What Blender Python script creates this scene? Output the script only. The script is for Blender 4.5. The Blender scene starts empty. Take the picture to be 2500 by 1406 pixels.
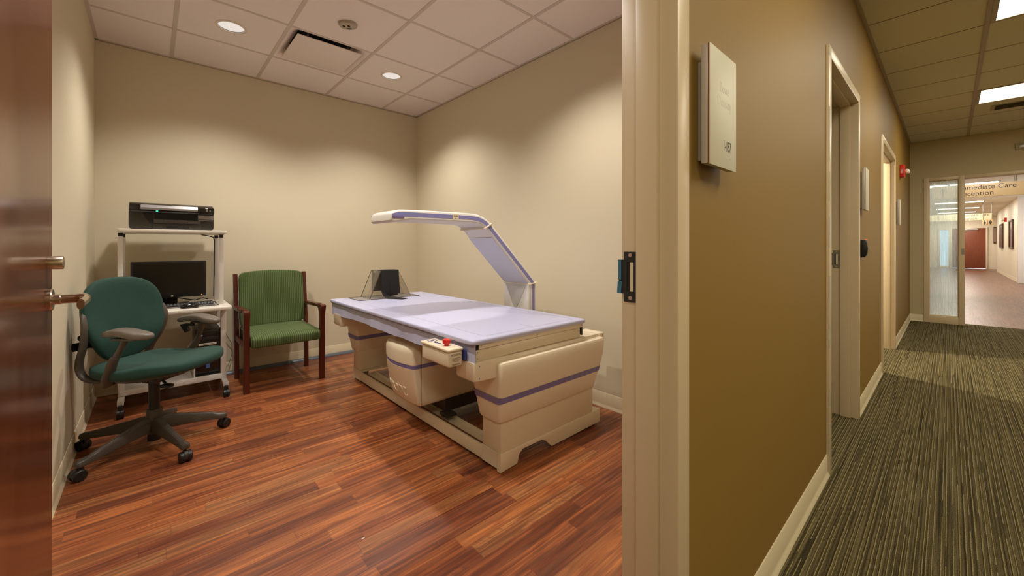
import bpy, bmesh, math, random
from mathutils import Vector, Matrix
random.seed(7)
sc = bpy.context.scene
COL = sc.collection
PI = math.pi
R = math.radians

# ------------------------------------------------------------------ helpers
def lin(c):
    return tuple(((v / 255) / 12.92 if v / 255 <= 0.04045 else (((v / 255) + 0.055) / 1.055) ** 2.4) for v in c)

class MB:
    def __init__(s):
        s.bm = bmesh.new()
    def _bev(s, geom_edges, b, seg):
        if b > 0:
            bmesh.ops.bevel(s.bm, geom=list(geom_edges), offset=b, segments=seg, affect='EDGES', profile=0.5, clamp_overlap=True)
    def box(s, x0, y0, z0, x1, y1, z1, b=0, seg=2, rot=None, piv=None, mi=0):
        M = Matrix.Translation(((x0 + x1) / 2, (y0 + y1) / 2, (z0 + z1) / 2)) @ Matrix.Diagonal((abs(x1 - x0), abs(y1 - y0), abs(z1 - z0), 1))
        before = set(s.bm.faces)
        r = bmesh.ops.create_cube(s.bm, size=1, matrix=M)
        vs = r['verts']
        if b > 0:
            es = set(e for v in vs for e in v.link_edges)
            s._bev(es, b, seg)
        nf = [f for f in s.bm.faces if f not in before]
        nv = set(v for f in nf for v in f.verts)
        for f in nf: f.material_index = mi
        if rot is not None:
            p = Vector(piv) if piv else Vector(((x0 + x1) / 2, (y0 + y1) / 2, (z0 + z1) / 2))
            for v in nv: v.co = p + rot @ (v.co - p)
        return s
    def prism(s, poly, axis, a, c, b=0, seg=2, mi=0, mit=None):
        # poly: 2D points; axis 'x': (y,z); 'y': (x,z); 'z': (x,y)
        def mk(p, t):
            return {'x': (t, p[0], p[1]), 'y': (p[0], t, p[1]), 'z': (p[0], p[1], t)}[axis]
        before = set(s.bm.faces)
        v0 = [s.bm.verts.new(mk(p, a)) for p in poly]
        v1 = [s.bm.verts.new(mk(p, c)) for p in poly]
        n = len(poly)
        fs = [s.bm.faces.new(v0), s.bm.faces.new(v1)]
        for i in range(n):
            fs.append(s.bm.faces.new((v0[i], v0[(i + 1) % n], v1[(i + 1) % n], v1[i])))
        bmesh.ops.recalc_face_normals(s.bm, faces=fs)
        if b > 0:
            s._bev(set(e for f in fs[:2] for e in f.edges), b, seg)
        for f in s.bm.faces:
            if f not in before: f.material_index = mi
        return s
    def loft(s, rings, cap=True, closed=False):
        L = [[s.bm.verts.new(p) for p in r] for r in rings]
        fs = []
        k = len(L)
        for i in range(k if closed else k - 1):
            A, B = L[i], L[(i + 1) % k]
            n = len(A)
            for j in range(n):
                fs.append(s.bm.faces.new((A[j], A[(j + 1) % n], B[(j + 1) % n], B[j])))
        if cap and not closed:
            fs.append(s.bm.faces.new(L[0])); fs.append(s.bm.faces.new(L[-1]))
        bmesh.ops.recalc_face_normals(s.bm, faces=fs)
        return s
    def tube(s, pts, r, n=12, flat=None, up=(0, 0, 1), closed=False):
        # r: number or list; flat: (w,h) multipliers, w along side, h along up
        P = [Vector(p) for p in pts]
        rings = []
        side_prev = None
        for i, p in enumerate(P):
            if closed:
                t = (P[(i + 1) % len(P)] - P[i - 1]).normalized()
            else:
                t = (P[min(i + 1, len(P) - 1)] - P[max(i - 1, 0)]).normalized()
            u = Vector(up)
            if abs(t.dot(u)) > 0.97 and side_prev is None:
                u = Vector((1, 0, 0)) if abs(t.x) < 0.9 else Vector((0, 1, 0))
            if side_prev is None:
                sd = t.cross(u).normalized()
            else:
                sd = (side_prev - t * side_prev.dot(t)).normalized()
            side_prev = sd
            uu = sd.cross(t).normalized()
            ri = r[i] if isinstance(r, (list, tuple)) else r
            w, h = flat if flat else (1, 1)
            rings.append([p + sd * (math.cos(2 * PI * k / n) * ri * w) + uu * (math.sin(2 * PI * k / n) * ri * h) for k in range(n)])
        return s.loft(rings, True, closed)
    def cyl(s, p0, p1, r0, r1=None, n=24, b=0):
        r1 = r0 if r1 is None else r1
        return s.tube([p0, p1], [r0, r1], n)
    def lathe(s, prof, c=(0, 0, 0), ax='z', n=32, cap=True):
        rings = []
        for r, h in prof:
            ring = []
            for k in range(n):
                a = 2 * PI * k / n
                q = (r * math.cos(a), r * math.sin(a))
                p = {'z': (q[0], q[1], h), 'y': (q[0], h, q[1]), 'x': (h, q[0], q[1])}[ax]
                ring.append((c[0] + p[0], c[1] + p[1], c[2] + p[2]))
            rings.append(ring)
        return s.loft(rings, cap)
    def superq(s, a, b_, h, c=(0, 0, 0), e1=0.5, e2=0.5, nu=40, nv=18, fn=None):
        def sp(v, e): return math.copysign(abs(v) ** e, v)
        rings = []
        for i in range(1, nv):
            ph = -PI / 2 + PI * i / nv
            ring = []
            for k in range(nu):
                th = 2 * PI * k / nu
                x = a * sp(math.cos(ph), e1) * sp(math.cos(th), e2)
                y = b_ * sp(math.cos(ph), e1) * sp(math.sin(th), e2)
                z = h * sp(math.sin(ph), e1)
                p = Vector((x, y, z))
                if fn: p = Vector(fn(p))
                ring.append(p + Vector(c))
            rings.append(ring)
        return s.loft(rings, True)
    def quad(s, pts, mi=0):
        f = s.bm.faces.new([s.bm.verts.new(p) for p in pts]); f.material_index = mi
        return s
    def xf(s, M):
        bmesh.ops.transform(s.bm, matrix=M, verts=s.bm.verts)
        return s
    def fin(s, name, mats, parent=None, ang=35, label=None, cat=None, group=None, kind=None):
        me = bpy.data.meshes.new(name)
        s.bm.to_mesh(me); s.bm.free()
        for m in (mats if isinstance(mats, (list, tuple)) else [mats]):
            me.materials.append(m)
        me.polygons.foreach_set('use_smooth', [True] * len(me.polygons))
        me.set_sharp_from_angle(angle=R(ang))
        o = bpy.data.objects.new(name, me)
        COL.objects.link(o)
        if parent: o.parent = parent
        tag(o, label, cat, group, kind)
        return o

def tag(o, label=None, cat=None, group=None, kind=None):
    if label: o['label'] = label
    if cat: o['category'] = cat
    if group: o['group'] = group
    if kind: o['kind'] = kind
    return o

def thing(name, label, cat, loc=(0, 0, 0), rz=0, group=None, kind=None):
    o = bpy.data.objects.new(name, None)
    o.empty_display_size = 0.05
    COL.objects.link(o)
    o.location = loc; o.rotation_euler = (0, 0, rz)
    tag(o, label, cat, group, kind)
    return o

def text(name, body, size, M, mat, parent, ext=0.0004, align='CENTER', sx=1.0, label=None, spacing=1.0, bev=0):
    cu = bpy.data.curves.new(name, 'FONT')
    cu.body = body; cu.size = size; cu.extrude = ext; cu.align_x = align; cu.align_y = 'CENTER'
    cu.space_character = spacing; cu.space_line = 0.95
    if bev: cu.bevel_depth = bev
    tmp = bpy.data.objects.new(name + '_tmp', cu)
    COL.objects.link(tmp)
    dg = bpy.context.evaluated_depsgraph_get()
    me = bpy.data.meshes.new_from_object(tmp.evaluated_get(dg))
    bpy.data.objects.remove(tmp); bpy.data.curves.remove(cu)
    me.transform(M @ Matrix.Diagonal((sx, 1, 1, 1)))
    me.materials.clear(); me.materials.append(mat)
    me.name = name
    o = bpy.data.objects.new(name, me)
    COL.objects.link(o)
    if parent: o.parent = parent
    if label: o['label'] = label
    return o

def copy_tree(o, parent=None):
    c = o.copy(); COL.objects.link(c); c.parent = parent
    for ch in list(o.children): copy_tree(ch, c)
    return c

# frames for text: facing -y, facing -x, up
def face_ny(x, y, z): return Matrix.Translation((x, y, z)) @ Matrix.Rotation(PI / 2, 4, 'X')
def face_nx(x, y, z): return Matrix.Translation((x, y, z)) @ Matrix.Rotation(-PI / 2, 4, 'Z') @ Matrix.Rotation(PI / 2, 4, 'X')

# ------------------------------------------------------------------ materials
def mat(name, col, rough=0.5, metal=0.0, spec=0.5, coat=0.0, bump=None, em=None, noise=None):
    m = bpy.data.materials.new(name); m.use_nodes = True
    nt = m.node_tree; b = nt.nodes['Principled BSDF']
    c = lin(col)
    b.inputs['Base Color'].default_value = (*c, 1)
    b.inputs['Roughness'].default_value = rough
    b.inputs['Metallic'].default_value = metal
    b.inputs['Specular IOR Level'].default_value = spec
    b.inputs['Coat Weight'].default_value = coat
    tc = nt.nodes.new('ShaderNodeTexCoord')
    if noise:   # (scale, amount) subtle procedural variation
        n = nt.nodes.new('ShaderNodeTexNoise'); n.inputs['Scale'].default_value = noise[0]; n.inputs['Detail'].default_value = 4
        nt.links.new(tc.outputs['Object'], n.inputs['Vector'])
        hs = nt.nodes.new('ShaderNodeMix'); hs.data_type = 'RGBA'
        hs.inputs[6].default_value = (*[v * (1 - noise[1]) for v in c], 1)
        hs.inputs[7].default_value = (*[min(1, v * (1 + noise[1])) for v in c], 1)
        nt.links.new(n.outputs['Fac'], hs.inputs[0]); nt.links.new(hs.outputs[2], b.inputs['Base Color'])
    if bump:    # (scale, strength, distance)
        n = nt.nodes.new('ShaderNodeTexNoise'); n.inputs['Scale'].default_value = bump[0]; n.inputs['Detail'].default_value = 3
        nt.links.new(tc.outputs['Object'], n.inputs['Vector'])
        bp = nt.nodes.new('ShaderNodeBump'); bp.inputs['Strength'].default_value = bump[1]; bp.inputs['Distance'].default_value = bump[2]
        nt.links.new(n.outputs['Fac'], bp.inputs['Height']); nt.links.new(bp.outputs['Normal'], b.inputs['Normal'])
    if em:
        b.inputs['Emission Color'].default_value = (*lin(em[0]), 1)
        b.inputs['Emission Strength'].default_value = em[1]
    return m

class NT:
    def __init__(s, name):
        s.m = bpy.data.materials.new(name); s.m.use_nodes = True
        s.nt = s.m.node_tree; s.b = s.nt.nodes['Principled BSDF']
    def n(s, t, **k):
        o = s.nt.nodes.new(t)
        for a, v in k.items(): setattr(o, a, v)
        return o
    def l(s, a, b): s.nt.links.new(a, b)
    def math(s, op, a, b=None, c=None):
        o = s.n('ShaderNodeMath', operation=op)
        for i, v in enumerate((a, b, c)):
            if v is None: continue
            if isinstance(v, (int, float)): o.inputs[i].default_value = v
            else: s.l(v, o.inputs[i])
        return o.outputs[0]
    def ramp(s, fac, stops, interp='LINEAR'):
        o = s.n('ShaderNodeValToRGB'); cr = o.color_ramp; cr.interpolation = interp
        while len(cr.elements) < len(stops): cr.elements.new(0.5)
        for e, (p, c) in zip(cr.elements, stops):
            e.position = p; e.color = (*c, 1)
        s.l(fac, o.inputs[0]); return o.outputs[0]
    def comb(s, x, y, z):
        o = s.n('ShaderNodeCombineXYZ')
        for i, v in enumerate((x, y, z)):
            if isinstance(v, (int, float)): o.inputs[i].default_value = v
            else: s.l(v, o.inputs[i])
        return o.outputs[0]
    def mix(s, f, a, b, bt='MIX'):
        o = s.n('ShaderNodeMix', data_type='RGBA', blend_type=bt)
        for i, v in ((0, f), (6, a), (7, b)):
            if isinstance(v, (int, float)): o.inputs[i].default_value = v
            elif isinstance(v, tuple): o.inputs[i].default_value = (*v, 1)
            else: s.l(v, o.inputs[i])
        return o.outputs[2]

def wood_floor(name, tint=None, rough=0.34):
    k = NT(name)
    g = k.n('ShaderNodeNewGeometry'); sp = k.n('ShaderNodeSeparateXYZ'); k.l(g.outputs['Position'], sp.inputs[0])
    x, y = sp.outputs[0], sp.outputs[1]
    W, Lh = 0.0762, 0.62
    row = k.math('FLOOR', k.math('DIVIDE', y, W))
    wn = k.n('ShaderNodeTexWhiteNoise', noise_dimensions='1D'); k.l(row, wn.inputs['W'])
    off = k.math('MULTIPLY', wn.outputs['Value'], 3.7)
    xs = k.math('ADD', k.math('DIVIDE', x, Lh), off)
    cell = k.math('FLOOR', xs)
    w2 = k.n('ShaderNodeTexWhiteNoise', noise_dimensions='2D'); k.l(k.comb(row, cell, 0), w2.inputs['Vector'])
    val = w2.outputs['Value']
    # long grain
    n1 = k.n('ShaderNodeTexNoise'); n1.inputs['Scale'].default_value = 1; n1.inputs['Detail'].default_value = 6; n1.inputs['Roughness'].default_value = 0.62
    k.l(k.comb(k.math('MULTIPLY', x, 2.2), k.math('ADD', k.math('MULTIPLY', y, 85), k.math('MULTIPLY', cell, 3.1)), k.math('MULTIPLY', val, 40)), n1.inputs['Vector'])
    n2 = k.n('ShaderNodeTexNoise'); n2.inputs['Scale'].default_value = 1; n2.inputs['Detail'].default_value = 3; n2.inputs['Distortion'].default_value = 0.6
    k.l(k.comb(k.math('MULTIPLY', x, 3.2), k.math('MULTIPLY', y, 26), k.math('MULTIPLY', val, 25)), n2.inputs['Vector'])
    base = k.ramp(val, [(0.0, lin((118, 62, 44))), (0.3, lin((138, 74, 48))), (0.55, lin((154, 86, 54))), (0.8, lin((166, 96, 60))), (1.0, lin((150, 94, 64)))])
    gr = k.ramp(n1.outputs['Fac'], [(0.36, lin((78, 36, 32))), (0.5, lin((165, 118, 96))), (0.62, lin((255, 226, 190)))])
    c1 = k.mix(0.62, base, gr, 'MULTIPLY')
    st = k.ramp(n2.outputs['Fac'], [(0.40, (0.60, 0.50, 0.52)), (0.54, (1, 1, 1)), (0.75, (1.0, 1.0, 1.0))])
    c2 = k.mix(0.8, c1, st, 'MULTIPLY')
    # short cross flecks on some strips
    n3 = k.n('ShaderNodeTexNoise'); n3.inputs['Scale'].default_value = 1; n3.inputs['Detail'].default_value = 2
    k.l(k.comb(k.math('MULTIPLY', k.math('ADD', x, k.math('MULTIPLY', y, 0.8)), 75), k.math('MULTIPLY', y, 24), val), n3.inputs['Vector'])
    fl = k.math('MULTIPLY', k.math('GREATER_THAN', n3.outputs['Fac'], 0.58), k.math('GREATER_THAN', wn.outputs['Value'], 0.86))
    fl = k.math('MULTIPLY', fl, k.math('GREATER_THAN', n2.outputs['Fac'], 0.47))
    c3 = k.mix(k.math('MULTIPLY', fl, 0.4), c2, lin((70, 34, 28)))
    fy = k.math('FRACT', k.math('DIVIDE', y, W)); fx = k.math('FRACT', xs)
    e = k.math('MAXIMUM', k.math('LESS_THAN', fy, 0.018), k.math('LESS_THAN', fx, 0.004))
    c4 = k.mix(k.math('MULTIPLY', e, 0.35), c3, lin((60, 28, 22)))
    c5 = k.mix(1.0, c4, (1.46, 1.93, 1.74), 'MULTIPLY')
    if tint: c5 = k.mix(tint[1], c5, lin(tint[0]))
    k.l(c5, k.b.inputs['Base Color'])
    k.l(k.ramp(n1.outputs['Fac'], [(0.3, (rough + 0.08,) * 3), (0.7, (rough - 0.03,) * 3)]), k.b.inputs['Roughness'])
    bp = k.n('ShaderNodeBump'); bp.inputs['Strength'].default_value = 0.12; bp.inputs['Distance'].default_value = 0.001
    k.l(n1.outputs['Fac'], bp.inputs['Height']); k.l(bp.outputs['Normal'], k.b.inputs['Normal'])
    k.b.inputs['Specular IOR Level'].default_value = 0.4
    return k.m

def carpet(name):
    k = NT(name)
    g = k.n('ShaderNodeNewGeometry'); sp = k.n('ShaderNodeSeparateXYZ'); k.l(g.outputs['Position'], sp.inputs[0])
    x, y = sp.outputs[0], sp.outputs[1]
    nw = k.n('ShaderNodeTexNoise'); nw.inputs['Scale'].default_value = 1; nw.inputs['Detail'].default_value = 2
    k.l(k.comb(k.math('MULTIPLY', x, 16), k.math('MULTIPLY', y, 9), 0), nw.inputs['Vector'])
    yw = k.math('ADD', y, k.math('MULTIPLY', k.math('SUBTRACT', nw.outputs['Fac'], 0.5), 0.0035))
    # broad dark/light stripes
    nb = k.n('ShaderNodeTexNoise'); nb.inputs['Scale'].default_value = 1; nb.inputs['Detail'].default_value = 2; nb.inputs['Roughness'].default_value = 0.7
    k.l(k.comb(k.math('MULTIPLY', x, 0.9), k.math('MULTIPLY', yw, 120), 0), nb.inputs['Vector'])
    base = k.ramp(nb.outputs['Fac'], [(0.36, lin((54, 47, 31))), (0.48, lin((84, 75, 51))), (0.62, lin((108, 98, 70)))])
    # thin light threads
    t = k.math('FRACT', k.math('DIVIDE', yw, 0.0155))
    rw = k.math('FLOOR', k.math('DIVIDE', yw, 0.0155))
    wn = k.n('ShaderNodeTexWhiteNoise', noise_dimensions='1D'); k.l(rw, wn.inputs['W'])
    d = k.math('ABSOLUTE', k.math('SUBTRACT', t, k.math('ADD', k.math('MULTIPLY', wn.outputs['Value'], 0.6), 0.2)))
    nx = k.n('ShaderNodeTexNoise'); nx.inputs['Scale'].default_value = 1; nx.inputs['Detail'].default_value = 1
    k.l(k.comb(k.math('MULTIPLY', x, 3), rw, 0), nx.inputs['Vector'])
    th = k.math('MULTIPLY', k.math('LESS_THAN', d, 0.085), k.math('GREATER_THAN', nx.outputs['Fac'], 0.40))
    c = k.mix(k.math('MULTIPLY', th, 0.7), base, lin((156, 144, 98)))
    # dark grooves
    d2 = k.math('ABSOLUTE', k.math('SUBTRACT', t, k.math('ADD', k.math('MULTIPLY', wn.outputs['Value'], 0.5), 0.42)))
    c = k.mix(k.math('MULTIPLY', k.math('LESS_THAN', d2, 0.09), 0.6), c, lin((48, 40, 24)))
    nf = k.n('ShaderNodeTexNoise'); nf.inputs['Scale'].default_value = 260; nf.inputs['Detail'].default_value = 3
    k.l(g.outputs['Position'], nf.inputs['Vector'])
    c = k.mix(0.65, c, k.ramp(nf.outputs['Fac'], [(0.34, (0.35, 0.35, 0.35)), (0.5, (0.9, 0.9, 0.9)), (0.66, (1.45, 1.45, 1.4))]), 'MULTIPLY')
    k.l(c, k.b.inputs['Base Color'])
    k.b.inputs['Roughness'].default_value = 0.97; k.b.inputs['Specular IOR Level'].default_value = 0.1
    hsum = k.math('ADD', k.math('MULTIPLY', nf.outputs['Fac'], 0.6), nb.outputs['Fac'])
    bp = k.n('ShaderNodeBump'); bp.inputs['Strength'].default_value = 0.7; bp.inputs['Distance'].default_value = 0.006
    k.l(hsum, bp.inputs['Height']); k.l(bp.outputs['Normal'], k.b.inputs['Normal'])
    return k.m

def stripe_fabric(name, ca, cb, cc, pitch, rough=0.9):
    k = NT(name)
    tc = k.n('ShaderNodeTexCoord'); sp = k.n('ShaderNodeSeparateXYZ'); k.l(tc.outputs['Object'], sp.inputs[0])
    t = k.math('DIVIDE', sp.outputs[0], pitch)
    f = k.math('FRACT', t); idx = k.math('FLOOR', t)
    wn = k.n('ShaderNodeTexWhiteNoise', noise_dimensions='1D'); k.l(idx, wn.inputs['W'])
    base = k.mix(wn.outputs['Value'], lin(ca), lin(cb))
    line = k.math('LESS_THAN', k.math('ABSOLUTE', k.math('SUBTRACT', f, 0.5)), 0.16)
    c = k.mix(k.math('MULTIPLY', line, 0.75), base, lin(cc))
    nf = k.n('ShaderNodeTexNoise'); nf.inputs['Scale'].default_value = 500
    k.l(tc.outputs['Object'], nf.inputs['Vector'])
    c = k.mix(0.35, c, k.ramp(nf.outputs['Fac'], [(0.35, (0.5,) * 3), (0.65, (1.3,) * 3)]), 'MULTIPLY')
    k.l(c, k.b.inputs['Base Color'])
    k.b.inputs['Roughness'].default_value = rough; k.b.inputs['Sheen Weight'].default_value = 0.05
    return k.m

def weave_fabric(name, ca, cb, scale=420):
    k = NT(name)
    tc = k.n('ShaderNodeTexCoord')
    w = k.n('ShaderNodeTexVoronoi'); w.inputs['Scale'].default_value = scale
    k.l(tc.outputs['Object'], w.inputs['Vector'])
    c = k.mix(w.outputs['Distance'], lin(ca), lin(cb))
    k.l(c, k.b.inputs['Base Color'])
    k.b.inputs['Roughness'].default_value = 0.8; k.b.inputs['Sheen Weight'].default_value = 0.04
    bp = k.n('ShaderNodeBump'); bp.inputs['Strength'].default_value = 0.25; bp.inputs['Distance'].default_value = 0.001
    k.l(w.outputs['Distance'], bp.inputs['Height']); k.l(bp.outputs['Normal'], k.b.inputs['Normal'])
    return k.m

def door_wood(name, ca, cb, rough=0.3):
    k = NT(name)
    g = k.n('ShaderNodeNewGeometry'); sp = k.n('ShaderNodeSeparateXYZ'); k.l(g.outputs['Position'], sp.inputs[0])
    n = k.n('ShaderNodeTexNoise'); n.inputs['Scale'].default_value = 1; n.inputs['Detail'].default_value = 5
    hor = k.math('ADD', sp.outputs[0], sp.outputs[1])
    k.l(k.comb(k.math('MULTIPLY', hor, 60), 0, k.math('MULTIPLY', sp.outputs[2], 2.0)), n.inputs['Vector'])
    k.l(k.mix(k.ramp(n.outputs['Fac'], [(0.35, (0, 0, 0)), (0.65, (1, 1, 1))]), lin(ca), lin(cb)), k.b.inputs['Base Color'])
    k.b.inputs['Roughness'].default_value = rough
    return k.m

def pad_fabric(name):
    k = NT(name)
    tc = k.n('ShaderNodeTexCoord')
    n = k.n('ShaderNodeTexNoise'); n.inputs['Scale'].default_value = 5; n.inputs['Detail'].default_value = 3; n.inputs['Distortion'].default_value = 1.2
    k.l(tc.outputs['Object'], n.inputs['Vector'])
    k.b.inputs['Base Color'].default_value = (*lin((187, 188, 216)), 1)
    k.b.inputs['Roughness'].default_value = 0.36; k.b.inputs['Specular IOR Level'].default_value = 0.45
    bp = k.n('ShaderNodeBump'); bp.inputs['Strength'].default_value = 0.22; bp.inputs['Distance'].default_value = 0.006
    k.l(n.outputs['Fac'], bp.inputs['Height']); k.l(bp.outputs['Normal'], k.b.inputs['Normal'])
    return k.m

def streak_glass(name):
    k = NT(name)
    g = k.n('ShaderNodeNewGeometry'); sp = k.n('ShaderNodeSeparateXYZ'); k.l(g.outputs['Position'], sp.inputs[0])
    n = k.n('ShaderNodeTexNoise'); n.inputs['Scale'].default_value = 1; n.inputs['Detail'].default_value = 3
    k.l(k.comb(0, k.math('MULTIPLY', sp.outputs[1], 120), k.math('MULTIPLY', sp.outputs[2], 1.6)), n.inputs['Vector'])
    tr = k.n('ShaderNodeBsdfTransparent'); tr.inputs[0].default_value = (0.93, 0.97, 0.96, 1)
    gl = k.n('ShaderNodeBsdfGlossy'); gl.inputs['Roughness'].default_value = 0.02
    tl = k.n('ShaderNodeBsdfDiffuse'); tl.inputs[0].default_value = (*lin((206, 220, 226)), 1)
    trl = k.n('ShaderNodeBsdfTranslucent'); trl.inputs[0].default_value = (*lin((214, 232, 240)), 1)
    ad = k.n('ShaderNodeMixShader'); ad.inputs[0].default_value = 0.6; k.l(tl.outputs[0], ad.inputs[1]); k.l(trl.outputs[0], ad.inputs[2])
    m1 = k.n('ShaderNodeMixShader'); k.l(k.ramp(n.outputs['Fac'], [(0.35, (0.24,) * 3), (0.5, (0.34,) * 3), (0.7, (0.50,) * 3)]), m1.inputs[0])
    k.l(tr.outputs[0], m1.inputs[1]); k.l(ad.outputs[0], m1.inputs[2])
    m2 = k.n('ShaderNodeMixShader'); m2.inputs[0].default_value = 0.05; k.l(m1.outputs[0], m2.inputs[1]); k.l(gl.outputs[0], m2.inputs[2])
    out = k.nt.nodes['Material Output']; k.l(m2.outputs[0], out.inputs[0])
    return k.m

def clear_plastic(name, tint=(0.95, 0.94, 0.91), haze=0.16):
    k = NT(name)
    tr = k.n('ShaderNodeBsdfTransparent'); tr.inputs[0].default_value = (*tint, 1)
    df = k.n('ShaderNodeBsdfDiffuse'); df.inputs[0].default_value = (*lin((170, 160, 140)), 1)
    m1 = k.n('ShaderNodeMixShader'); m1.inputs[0].default_value = haze; k.l(tr.outputs[0], m1.inputs[1]); k.l(df.outputs[0], m1.inputs[2])
    gl = k.n('ShaderNodeBsdfGlossy'); gl.inputs['Roughness'].default_value = 0.04
    m2 = k.n('ShaderNodeMixShader'); m2.inputs[0].default_value = 0.06; k.l(m1.outputs[0], m2.inputs[1]); k.l(gl.outputs[0], m2.inputs[2])
    k.l(m2.outputs[0], k.nt.nodes['Material Output'].inputs[0])
    return k.m

M = {}
M['wall'] = mat('cream_wall_paint', (214, 203, 176), 0.6, bump=(350, 0.06, 0.0008), noise=(1.5, 0.015))
M['green'] = mat('olive_wall_paint', (138, 108, 48), 0.58, spec=0.3, bump=(350, 0.06, 0.0008), noise=(1.2, 0.02))
M['endwall'] = mat('beige_wall_paint', (188, 172, 134), 0.6, bump=(350, 0.06, 0.0008), noise=(1.5, 0.015))
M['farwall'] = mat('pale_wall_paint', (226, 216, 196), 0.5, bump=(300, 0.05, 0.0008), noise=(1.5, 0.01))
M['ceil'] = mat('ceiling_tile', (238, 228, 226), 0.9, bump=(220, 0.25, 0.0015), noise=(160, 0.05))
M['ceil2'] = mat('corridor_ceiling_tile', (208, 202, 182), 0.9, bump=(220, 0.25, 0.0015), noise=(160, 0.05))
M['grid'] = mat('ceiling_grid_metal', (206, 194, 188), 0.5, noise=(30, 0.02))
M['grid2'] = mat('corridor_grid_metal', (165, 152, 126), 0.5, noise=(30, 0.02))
M['gap'] = mat('dark_reveal', (70, 62, 48), 0.9, noise=(30, 0.05))
M['base'] = mat('cove_base_vinyl', (214, 200, 168), 0.38, noise=(3, 0.02))
M['frame'] = mat('door_frame_paint', (210, 189, 155), 0.38, noise=(2, 0.02))
M['frame_old'] = mat('chipped_frame_paint', (214, 194, 160), 0.4, noise=(14, 0.12))
M['floor'] = wood_floor('wood_strip_vinyl')
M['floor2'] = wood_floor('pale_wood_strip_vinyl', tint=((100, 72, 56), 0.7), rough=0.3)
M['carpet'] = carpet('striped_carpet')
M['door'] = door_wood('cherry_door_veneer', (92, 46, 26), (112, 58, 34), 0.2)
M['door_far'] = door_wood('far_door_veneer', (120, 62, 38), (138, 74, 46), 0.45)
M['chrome'] = mat('satin_nickel', (200, 186, 168), 0.24, 1.0, noise=(60, 0.03))
M['steel'] = mat('brushed_steel', (150, 145, 138), 0.35, 1.0, noise=(80, 0.05))
M['strike'] = mat('dark_strike_plate', (72, 78, 76), 0.4, 0.7, noise=(40, 0.15))
M['tape'] = mat('blue_tape', (58, 112, 136), 0.6, noise=(120, 0.3))
M['screw'] = mat('screw_metal', (190, 160, 140), 0.35, 0.35, noise=(200, 0.1))
M['dark'] = mat('dark_cavity', (24, 20, 16), 0.8, noise=(20, 0.1))
M['blackp'] = mat('black_plastic', (24, 23, 22), 0.42, noise=(40, 0.08))
M['blackg'] = mat('glossy_black_plastic', (22, 20, 18), 0.12, noise=(40, 0.05))
M['screen'] = mat('matte_screen', (20, 16, 10), 0.3, noise=(20, 0.05))
M['greyp'] = mat('grey_chair_plastic', (84, 76, 67), 0.4, bump=(500, 0.1, 0.0005), noise=(30, 0.03))
M['padgrey'] = mat('grey_armpad', (108, 99, 90), 0.36, noise=(20, 0.03))
M['basegrey'] = mat('grey_star_base', (72, 65, 56), 0.36, noise=(30, 0.04))
M['greenf'] = weave_fabric('dark_green_weave', (11, 46, 38), (25, 70, 58))
M['guestf'] = stripe_fabric('green_stripe_upholstery', (58, 76, 38), (66, 84, 44), (108, 120, 60), 0.0150)
M['cherry'] = door_wood('cherry_stained_wood', (72, 26, 14), (94, 36, 20), 0.28)
M['cartw'] = mat('white_laminate', (224, 218, 206), 0.35, noise=(10, 0.02))
M['cartm'] = mat('white_powder_coat', (220, 214, 206), 0.4, noise=(10, 0.02))
M['creamp'] = mat('cream_machine_plastic', (222, 208, 182), 0.38, bump=(600, 0.05, 0.0004), noise=(6, 0.015))
M['creamm'] = mat('cream_painted_metal', (214, 200, 170), 0.42, noise=(6, 0.02))
M['lilac'] = mat('lilac_stripe', (128, 126, 176), 0.35, noise=(20, 0.02))
M['lilac_d'] = mat('lilac_stripe_dark', (118, 110, 158), 0.4, noise=(20, 0.02))
M['armb'] = mat('pale_machine_plastic', (222, 217, 208), 0.4, noise=(6, 0.015))
M['armp'] = mat('pale_grey_machine_plastic', (204, 204, 214), 0.4, noise=(6, 0.015))
M['pad'] = pad_fabric('lavender_vinyl_pad')
M['seam'] = mat('pad_seam_and_shade', (120, 118, 140), 0.6, noise=(60, 0.05))
M['acrylic'] = clear_plastic('smoky_acrylic')
M['edge'] = mat('acrylic_edge', (88, 78, 58), 0.2, noise=(30, 0.05))
M['blackf'] = mat('black_foam_fabric', (26, 22, 20), 0.8, bump=(300, 0.2, 0.001), noise=(60, 0.1))
M['red'] = mat('red_button', (206, 42, 34), 0.3, noise=(30, 0.03))
M['redal'] = mat('red_alarm_plastic', (200, 36, 30), 0.35, noise=(30, 0.03))
M['bluebtn'] = mat('blue_marking', (62, 70, 130), 0.5, noise=(30, 0.03))
M['ink'] = mat('dark_ink', (44, 38, 32), 0.6, noise=(30, 0.05))
M['inkgrey'] = mat('grey_ink', (120, 100, 76), 0.6, noise=(30, 0.05))
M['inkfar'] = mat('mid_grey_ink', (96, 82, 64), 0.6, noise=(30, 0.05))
M['white'] = mat('white_label', (226, 222, 212), 0.5, noise=(20, 0.02))
M['sign'] = mat('sign_panel', (206, 200, 178), 0.5, noise=(4, 0.02))
M['signside'] = mat('sign_aluminium', (196, 188, 180), 0.35, 0.3, noise=(10, 0.02))
M['signred'] = mat('sign_red_spacer', (140, 62, 34), 0.4, noise=(20, 0.04))
M['hang'] = mat('hanging_sign_panel', (184, 158, 118), 0.4, noise=(4, 0.02))
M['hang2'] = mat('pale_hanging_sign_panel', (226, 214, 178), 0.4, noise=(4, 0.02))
M['faint'] = mat('faint_lettering', (196, 190, 168), 0.5, noise=(20, 0.02))
M['glass'] = streak_glass('streaked_glass')
M['pipe'] = mat('grey_rubber_conduit', (92, 98, 108), 0.35, noise=(20, 0.05))
M['cable'] = mat('black_cable', (24, 22, 20), 0.5, noise=(50, 0.05))
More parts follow.
